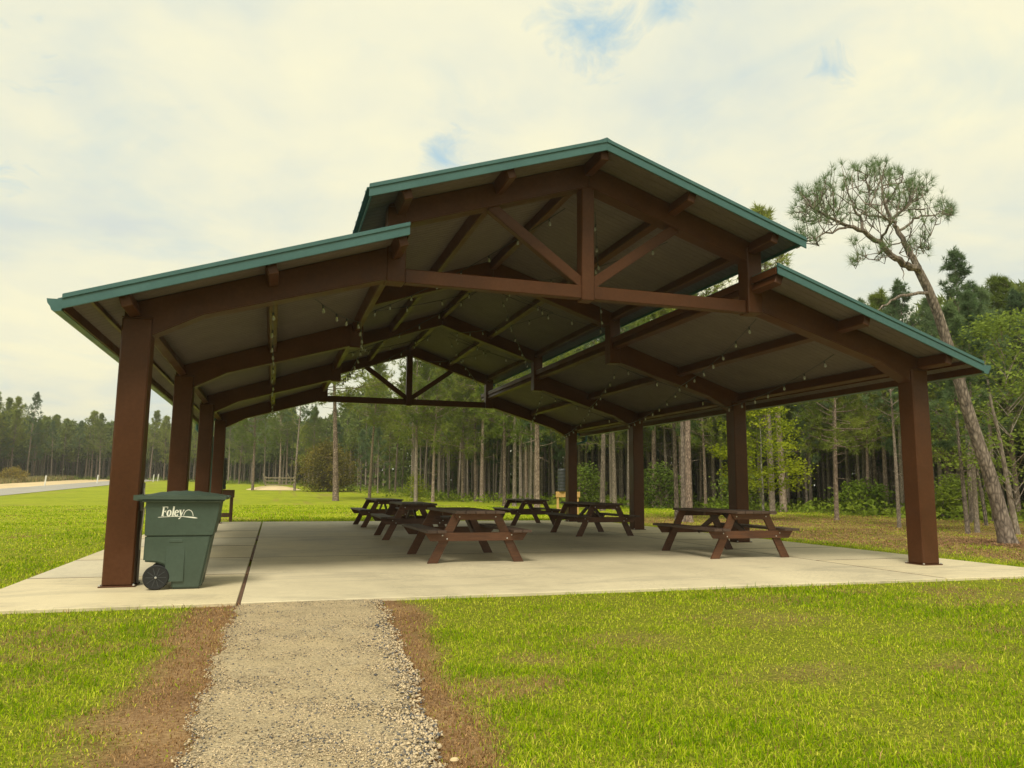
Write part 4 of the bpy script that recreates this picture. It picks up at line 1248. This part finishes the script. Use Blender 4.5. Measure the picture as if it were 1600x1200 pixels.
# broadleaved trees and bushes
def leafy(seed, H, cr, trunk_r, nclump, nleaf, size, base_frac, flat=0.6, cl=0.35, round_=True, br=1.0):
    rs = np.random.default_rng(seed); mb = MB()
    mb.tube(curve_pts((0, 0, -0.1), (rs.normal()*.05, rs.normal()*.05, 1), H*0.85, 0.3, 7, rs, 0.06), list(np.linspace(trunk_r, trunk_r*0.25, 8)), 7)
    C = []
    for k in range(nclump):
        z = H*(base_frac+(1-base_frac)*rs.random()**0.85)
        u = (z/H-base_frac)/(1-base_frac)
        rr = cr*(math.sqrt(max(0.05, 1-(2*u-0.85)**2*0.85)) if round_ else (1-u*0.8))*math.sqrt(rs.uniform(0.12, 1))
        a = rs.uniform(0, 6.28); c = np.array([rr*math.cos(a), rr*math.sin(a), z]); C.append(c)
        if H > 2 and rs.random() < br: mb.tube([np.array([0, 0, max(H*.12, z-0.5*rr-0.3)]), c*np.array([.55, .55, 1])-np.array([0, 0, .12]), c], [trunk_r*.3*br**.5, trunk_r*.18*br**.5, .005], 4, cap=False)
    C = np.array(C); P = np.repeat(C, nleaf, 0)+rs.normal(size=(len(C)*nleaf, 3))*cl*np.array([1, 1, flat])
    P[:, 2] = np.maximum(P[:, 2], 0.05)
    V, F = leaf_quads(P, rs, size)
    return mb, V, F
def place_leafy(name, cat, x, y, spec, mat, bark, label, part='crown', group=None):
    mb, V, F = leafy(*spec)
    root = tag(empty(name, (x, y, float(terrain(x, y))), 0), label, cat, group)
    mb.build('trunk', bark, root, smooth=True); link(part, mesh_np(part, V, F, mat), root)
    return root
p = ground_px(1194, 813)
place_leafy('young_tree', 'tree', p[0], p[1], (5, 5.0, 1.8, 0.052, 110, 60, 0.13, 0.24, 0.32, 0.27, True, 0.14), M['leaves_yellow'], M['bark_white'], 'young yellow green tree with a white trunk right of the second right column')
p = at_dist(1572, 27)
place_leafy('broadleaf_tree', 'tree', p[0], p[1], (6, 6.5, 2.3, 0.09, 120, 46, 0.12, 0.22, 0.30, 0.32, True, 0.3), M['leaves'], M['bark_grey'], 'pale green broadleaved tree behind the big leaning pine')
p = at_dist(1525, 33)
place_leafy('broadleaf_tree', 'tree', p[0], p[1], (16, 5.2, 1.6, 0.07, 60, 44, 0.12, 0.25, 0.30, 0.3, True, 0.3), M['leaves'], M['bark_grey'], 'smaller pale green broadleaved tree left of the leaning pine foot')
p = ground_px(512, 768)
place_leafy('round_bush', 'bush', p[0], p[1], (7, 5.3, 3.3, 0.12, 230, 44, 0.24, 0.02, 0.7, 0.5), M['leaves_olive'], M['bark'], 'large round olive bush behind the lone lawn pine', 'foliage')
p = ground_px(650, 783)
place_leafy('shrub', 'shrub', p[0], p[1], (8, 2.1, 0.95, 0.04, 60, 30, 0.14, 0.05, 0.7, 0.25), M['leaves_yellow'], M['bark'], 'small yellow green shrub behind the far left tables', 'foliage')
p = ground_px(1120, 806)
for (px, dist, H, cr, mt_, lab, sd_) in [(910, 52, 2.6, 1.3, 'leaves', 'mid green understory bush between the rear right columns', 9), (1030, 50, 2.6, 1.3, 'leaves', 'low green bush behind the second right column gap', 10),
    (1340, 44, 1.5, 1.3, 'under', 'low spreading bush in the wood left of the front right column', 12), (1480, 40, 1.6, 1.2, 'under', 'low bush in the wood right of the front right column', 13), (1150, 46, 2.2, 1.2, 'leaves', 'green bush in the wood behind the white trunked young tree', 14),
    (35, 132, 2.0, 1.8, 'leaves_olive', 'dark bush on the dry verge beyond the road at left', 15)]:
    p = at_dist(px, dist)
    place_leafy('bush', 'bush', p[0], p[1], (sd_, H, cr, 0.04, 60, 36, 0.2, 0.03, 0.7, 0.32), M[mt_], M['bark'], lab, 'foliage')

# far wood behind the single trees: one mass of crowns and stems
def far_wood():
    rs = np.random.default_rng(5)
    pts = bearing_pts(1250, 7, 44, rs)
    TV, TF, CV, CF = [], [], [], []
    nt_ = nc_ = 0
    for p in pts:
        d = p-CAM[:2]; az = math.degrees(math.atan2(d[0], d[1]))
        if not -24 < az < 60: continue
        if edge_depth(p[0], p[1]) < 4.5: continue
        z0 = float(terrain(*p)); H = rs.uniform(12, 16)*(0.72 if az < 5 else 1.0)*(1-0.25*float(smoothstep(27, 34, az))); r0 = rs.uniform(0.10, 0.16)
        cb = H*rs.uniform(0.38, 0.5)
        lean = rs.normal(size=2)*0.02*H
        for k in range(5): TV.append((p[0]+r0*math.cos(k*1.257), p[1]+r0*math.sin(k*1.257), z0-.1))
        for k in range(5): TV.append((p[0]+lean[0]+.3*r0*math.cos(k*1.257), p[1]+lean[1]+.3*r0*math.sin(k*1.257), z0+H*.93))
        for k in range(5): TF.append((nt_+k, nt_+(k+1) % 5, nt_+5+(k+1) % 5, nt_+5+k))
        nt_ += 10
        n = 190
        z = rs.uniform(0, 1, n); rr = (1-z)**0.6*2.9*np.sqrt(rs.uniform(0.05, 1, n))+0.1; a = rs.uniform(0, 6.28, n)
        C = np.stack([p[0]+rr*np.cos(a)+lean[0]*.7, p[1]+rr*np.sin(a)+lean[1]*.7, z0+cb+(H-cb)*z], 1)
        v, f = needles(C, unit(np.stack([np.cos(a), np.sin(a), np.full(n, .7)], 1)), 2, 0.75, 0.30, rs)
        CV.append(v); CF.append(f+nc_); nc_ += len(v)
    q = link('distant_wood', mesh_np('distant_wood', np.concatenate(CV), np.concatenate(CF), M['far'])); tag(q, 'mass of pine crowns deep in the wood behind the nearer trees', 'woodland', kind='stuff')
    q = link('distant_trunks', mesh_np('distant_trunks', np.array(TV), np.array(TF), M['bark_grey'])); tag(q, 'mass of bare pine stems deep in the wood', 'woodland', kind='stuff')
far_wood()
# undergrowth along and inside the wood's edge
def undergrowth():
    rs = np.random.default_rng(9); P = np.array(EDGE, float); C = []; Hh = []
    for i in range(len(P)-1):
        a_, b_ = P[i], P[i+1]; ln = np.linalg.norm(b_-a_); tg = (b_-a_)/ln; nr = np.array([tg[1], -tg[0]])
        mid = np.linalg.norm((a_+b_)/2-CAM[:2]); dens = 16 if mid < 70 else 7
        for k in range(int(ln*dens)):
            dep = rs.uniform(-1.5, 26)
            p = a_+(b_-a_)*rs.random()+nr*dep
            d = p-CAM[:2]; az = math.degrees(math.atan2(d[0], d[1]))
            if not -22 < az < 57: continue
            C.append((*p, float(terrain(*p)))); Hh.append(rs.uniform(0.25, 0.8)*(1+0.5*smoothstep(4, 22, dep)*2*rs.random()))
    C = np.array(C); Hh = np.array(Hh); n = 26
    Pp = np.repeat(C, n, 0); h = np.repeat(Hh, n)
    Pp = Pp+rs.normal(size=Pp.shape)*np.array([.35, .35, 0]); Pp[:, 2] += h*rs.random(len(Pp))
    V, F = leaf_quads(Pp, rs, 0.24, 1.0)
    P2 = [(*p, float(terrain(*p))) for p in bearing_pts(1500, 22, 60, rs)]
    P2 = np.array(P2); n2 = 60
    Q = np.repeat(P2, n2, 0)+rs.normal(size=(len(P2)*n2, 3))*np.array([1.4, 1.4, 0]); Q[:, 2] += 6.5*rs.random(len(Q))**1.3
    V2, F2 = leaf_quads(Q, rs, 0.75, 1.0)
    tag(link('thicket', mesh_np('thicket', V2, F2, M['far'])), 'dark tangle of brush deep in the wood', 'thicket', kind='stuff')
    q = link('undergrowth', mesh_np('undergrowth', V, F, M['under'])); tag(q, 'bright green undergrowth along the foot of the wood', 'undergrowth', kind='stuff')
undergrowth()

# ------------------------------------------------------------------ grass, litter, gravel, verge
def blades(X, Y, Z, h, w, rs, lean=0.6, curl=0.5):
    n = len(X); a = rs.uniform(0, 6.283, n); la = rs.uniform(0, 6.283, n); ln = lean*rs.random(n)
    side = np.stack([np.cos(a), np.sin(a), np.zeros(n)], 1)*(w/2)[:, None]
    ld = np.stack([np.cos(la), np.sin(la), np.zeros(n)], 1)
    B = np.stack([X, Y, Z], 1)
    up = np.array([0, 0, 1.0])
    mid = B+up*(h*0.55*np.cos(ln*0.6))[:, None]+ld*(h*0.5*np.sin(ln*0.7))[:, None]
    tip = mid+up*(h*0.45*np.cos(ln*1.6))[:, None]+ld*(h*0.55*np.sin(np.minimum(ln*1.8, 1.6)))[:, None]
    V = np.stack([B-side, B+side, mid+side*.75, mid-side*.75, tip], 1).reshape(-1, 3)
    i = np.arange(n)*5
    F = np.concatenate([np.stack([i, i+1, i+2], 1), np.stack([i, i+2, i+3], 1), np.stack([i+3, i+2, i+4], 1)])
    return V, F
def polar(n, r0, r1, rs, az0=-25, az1=60, pw=1.0):
    r = r0*(r1/r0)**(rs.random(n)**pw); a = np.radians(rs.uniform(az0, az1, n))
    return CAM[0]+r*np.sin(a), CAM[1]+r*np.cos(a), r
def lawn_blades():
    rs = np.random.default_rng(3)
    X, Y, r = polar(560000, 2.3, 50, rs, pw=0.85)
    ok = ~on_slab(X, Y) & ~on_path(X, Y) & (edge_depth(X, Y) < 1.5)
    X, Y, r = X[ok], Y[ok], r[ok]
    d = dead_mask(X, Y); dd = np.clip(d+rs.normal(size=len(X))*0.16, 0, 1)
    keep = rs.random(len(X)) > 0.02
    X, Y, r, dd = X[keep], Y[keep], r[keep], dd[keep]
    n1 = patch_noise(X, Y, 1.1, 31); n2 = patch_noise(X, Y, 3.4, 33); n3 = patch_noise(X, Y, 11, 37)
    lush = np.clip(0.5+0.75*n1+0.5*n2+0.45*n3, 0, 1)
    keep = rs.random(len(X)) < 0.55+0.45*smoothstep(0.1, 0.5, lush)
    X, Y, r, dd, lush = X[keep], Y[keep], r[keep], dd[keep], lush[keep]
    edge = np.exp(-np.maximum(0, np.maximum(-1.6-Y, np.abs(X)-7.27))*4)
    h = (0.019+0.023*lush)*rs.uniform(0.5, 1.6, len(X))*(1-0.30*dd)*(1+0.35*edge)
    sc_ = np.maximum(1, r/6.0)
    h *= np.minimum(1.4, 0.85+0.15*sc_); w = 0.0048*sc_**0.95*rs.uniform(0.6, 1.3, len(X))
    gA, gB, gC = np.array([0.13, 0.25, 0.003]), np.array([0.39, 0.51, 0.005]), np.array([0.70, 0.68, 0.09])
    u = np.clip(0.46-0.55*(lush-.5)+rs.normal(size=len(X))*0.33, 0, 1)[:, None]
    g = np.where(u < .5, gA+(gB-gA)*u*2, gB+(gC-gB)*(u*2-1))
    bA, bB = np.array([0.15, 0.075, 0.032]), np.array([0.60, 0.38, 0.17])
    br = bA+(bB-bA)*rs.random(len(X))[:, None]
    isb = (rs.random(len(X)) < np.clip(dd*1.2-0.1, 0, 0.93))[:, None]
    col = np.where(isb, br, g)
    V, F = blades(X, Y, terrain(X, Y)-0.002, h, w, rs, 1.7)
    q = link('grass', mesh_np('grass', V, F, M['blade'], np.repeat(col, 5, 0))); tag(q, 'mown lawn grass, green with brown dead strips beside the path', 'grass', kind='stuff')
lawn_blades()
def litter():
    rs = np.random.default_rng(4)
    n = 60000
    X = rs.uniform(7.6, 26, n); Y = rs.uniform(-3, 26, n)
    X2 = rs.normal(size=26000)*1.2+12.3; Y2 = rs.normal(size=26000)*1.6+2.9
    X = np.concatenate([X, X2]); Y = np.concatenate([Y, Y2])
    nn = patch_noise(X, Y, 1.2, 61)
    ok = (rs.random(len(X)) < np.clip(0.5+0.9*nn, 0.08, 1)) & (X > 7.8) & (edge_depth(X, Y) < 1)
    X, Y = X[ok], Y[ok]; n = len(X)
    a = rs.uniform(0, 6.283, n); l = rs.uniform(0.08, 0.22, n); w = rs.uniform(0.006, 0.016, n)
    d = np.stack([np.cos(a), np.sin(a), rs.uniform(-.1, .25, n)], 1)*l[:, None]; s = np.stack([-np.sin(a), np.cos(a), np.zeros(n)], 1)*w[:, None]
    B = np.stack([X, Y, terrain(X, Y)+rs.uniform(0.0, 0.035, n)], 1)
    V = np.stack([B-s, B+s, B+d], 1).reshape(-1, 3); F = np.arange(3*n).reshape(-1, 3)
    col = np.array([0.13, 0.07, 0.04])+rs.random((n, 1))*np.array([0.30, 0.19, 0.10])
    q = link('needle_litter', mesh_np('needle_litter', V, F, M['litter'], np.repeat(col, 3, 0))); tag(q, 'brown fallen pine needles on the ground below the leaning pine', 'needle litter', kind='stuff')
litter()
def stones():
    rs = np.random.default_rng(6)
    X, Y, r = polar(240000, 2.4, 8.8, rs, -30, 20, 0.9)
    wv = path_edge(PATH_R, Y)+wob(Y, 2)-X; wl = X-path_edge(PATH_L, Y)-wob(Y, 1)
    n_ = patch_noise(X, Y, 2.6, 44); n2 = patch_noise(X, Y, 6.5, 45)
    pr_ = np.clip(0.36+0.55*n_+0.5*n2, 0.10, 1)+0.26*np.exp(-(wv/0.12)**2)+0.2*np.exp(-(wl/0.12)**2)+np.exp(-((Y+1.75)/0.12)**2)*0.4
    pr_ = pr_*((wv > -0.07) & (wl > -0.04))
    ok = (rs.random(len(X)) < pr_) & (Y < -1.6)
    X, Y, r = X[ok], Y[ok], r[ok]; n = len(X)
    big = np.exp(-(((path_edge(PATH_R, Y)-X)/0.2)**2))
    s = rs.uniform(0.0028, 0.0068, n)*(1+0.5*big)
    s = np.where(rs.random(n) < 0.015, s*1.7, s)
    base = np.array([(1, 0, 0), (-1, 0, 0), (0, 1, 0), (0, -1, 0), (0, 0, 1), (0, 0, -1)], float)
    f = np.array([(0, 2, 4), (2, 1, 4), (1, 3, 4), (3, 0, 4), (2, 0, 5), (1, 2, 5), (3, 1, 5), (0, 3, 5)])
    a = rs.uniform(0, 6.28, n); ca, sa = np.cos(a), np.sin(a)
    sx, sy, sz = s*rs.uniform(.8, 1.6, n), s*rs.uniform(.7, 1.1, n), s*rs.uniform(.5, .9, n)
    Bv = base[None]*np.stack([sx, sy, sz], 1)[:, None]*(1+0.25*rs.normal(size=(n, 6, 1)))
    Vx = Bv[..., 0]*ca[:, None]-Bv[..., 1]*sa[:, None]; Vy = Bv[..., 0]*sa[:, None]+Bv[..., 1]*ca[:, None]
    u = np.clip((X-path_edge(PATH_L, Y))/np.maximum(0.2, path_edge(PATH_R, Y)-path_edge(PATH_L, Y)), 0, 1)
    zb = -0.018+0.012*np.sin(math.pi*u)
    V = np.stack([Vx+X[:, None], Vy+Y[:, None], Bv[..., 2]+(zb+sz*0.4)[:, None]], -1).reshape(-1, 3)
    F = (f[None]+np.arange(n)[:, None, None]*6).reshape(-1, 3)
    k = rs.random((n, 1))**.8; col = np.array([0.21, 0.17, 0.12])+k*np.array([0.52, 0.41, 0.25])
    col = np.where(rs.random((n, 1)) < 0.18, np.array([0.11, 0.11, 0.115])*(0.6+k), col)
    q = link('gravel_stones', mesh_np('gravel_stones', V, F, M['litter'], np.repeat(col, 6, 0))); tag(q, 'loose grey and tan stones strewn over the gravel path', 'gravel', kind='stuff')
stones()
# one pale stone at the foot of the picture
pk = ground_px(710, 1193)
mb = MB(); mb.lathe([(0.004, -0.01), (0.017, -0.006), (0.022, 0.004), (0.016, 0.014), (0.004, 0.018)], sides=9)
q = tag(mb.build('pale_stone', M['sand'], smooth=True), 'single pale stone in the dead grass right of the gravel path', 'stone'); q.location = (pk[0], pk[1], pk[2]+0.012); q.scale = (1.0, .75, .8)
def verge_grass():
    rs = np.random.default_rng(12); n = 42000
    X = rs.uniform(-50, -38.6, n); Y = rs.uniform(60, 156, n)
    az = np.degrees(np.arctan2(X-CAM[0], Y-CAM[1])); ok = (az > -22) & (edge_depth(X, Y) < 2)
    X, Y = X[ok], Y[ok]; n = len(X)
    h = rs.uniform(0.5, 1.3, n)*(0.8+0.4*patch_noise(X, Y, .3, 3)); w = rs.uniform(0.05, 0.11, n)
    V, F = blades(X, Y, terrain(X, Y)-.02, h, w, rs, 0.7)
    k = rs.random((n, 1)); col = np.array([0.22, 0.17, 0.075])+k*np.array([0.26, 0.22, 0.12]); col = np.where(rs.random((n, 1)) < .25, np.array([.12, .15, .04])*(1+k), col)
    q = link('verge_grass', mesh_np('verge_grass', V, F, M['blade'], np.repeat(col, 5, 0))); tag(q, 'tall dry tan grass on the verge beyond the road', 'tall grass', kind='stuff')
verge_grass()

# ------------------------------------------------------------------ air
mt = bpy.data.materials.new('air'); mt.use_nodes = True
t = mt.node_tree; t.nodes.clear()
pv = N(t, 'ShaderNodeVolumePrincipled'); pv.inputs['Color'].default_value = (0.96, 0.95, 0.88, 1)
pv.inputs['Density'].default_value = 0.0007; pv.inputs['Anisotropy'].default_value = 0.3
oo = N(t, 'ShaderNodeOutputMaterial'); t.links.new(pv.outputs[0], oo.inputs['Volume'])
mb = MB(); mb.box((0, 0, 14.0), (1990, 1990, 36.0))
tag(mb.build('haze', mt), 'thin pale haze in the air over the park', 'haze', kind='stuff')
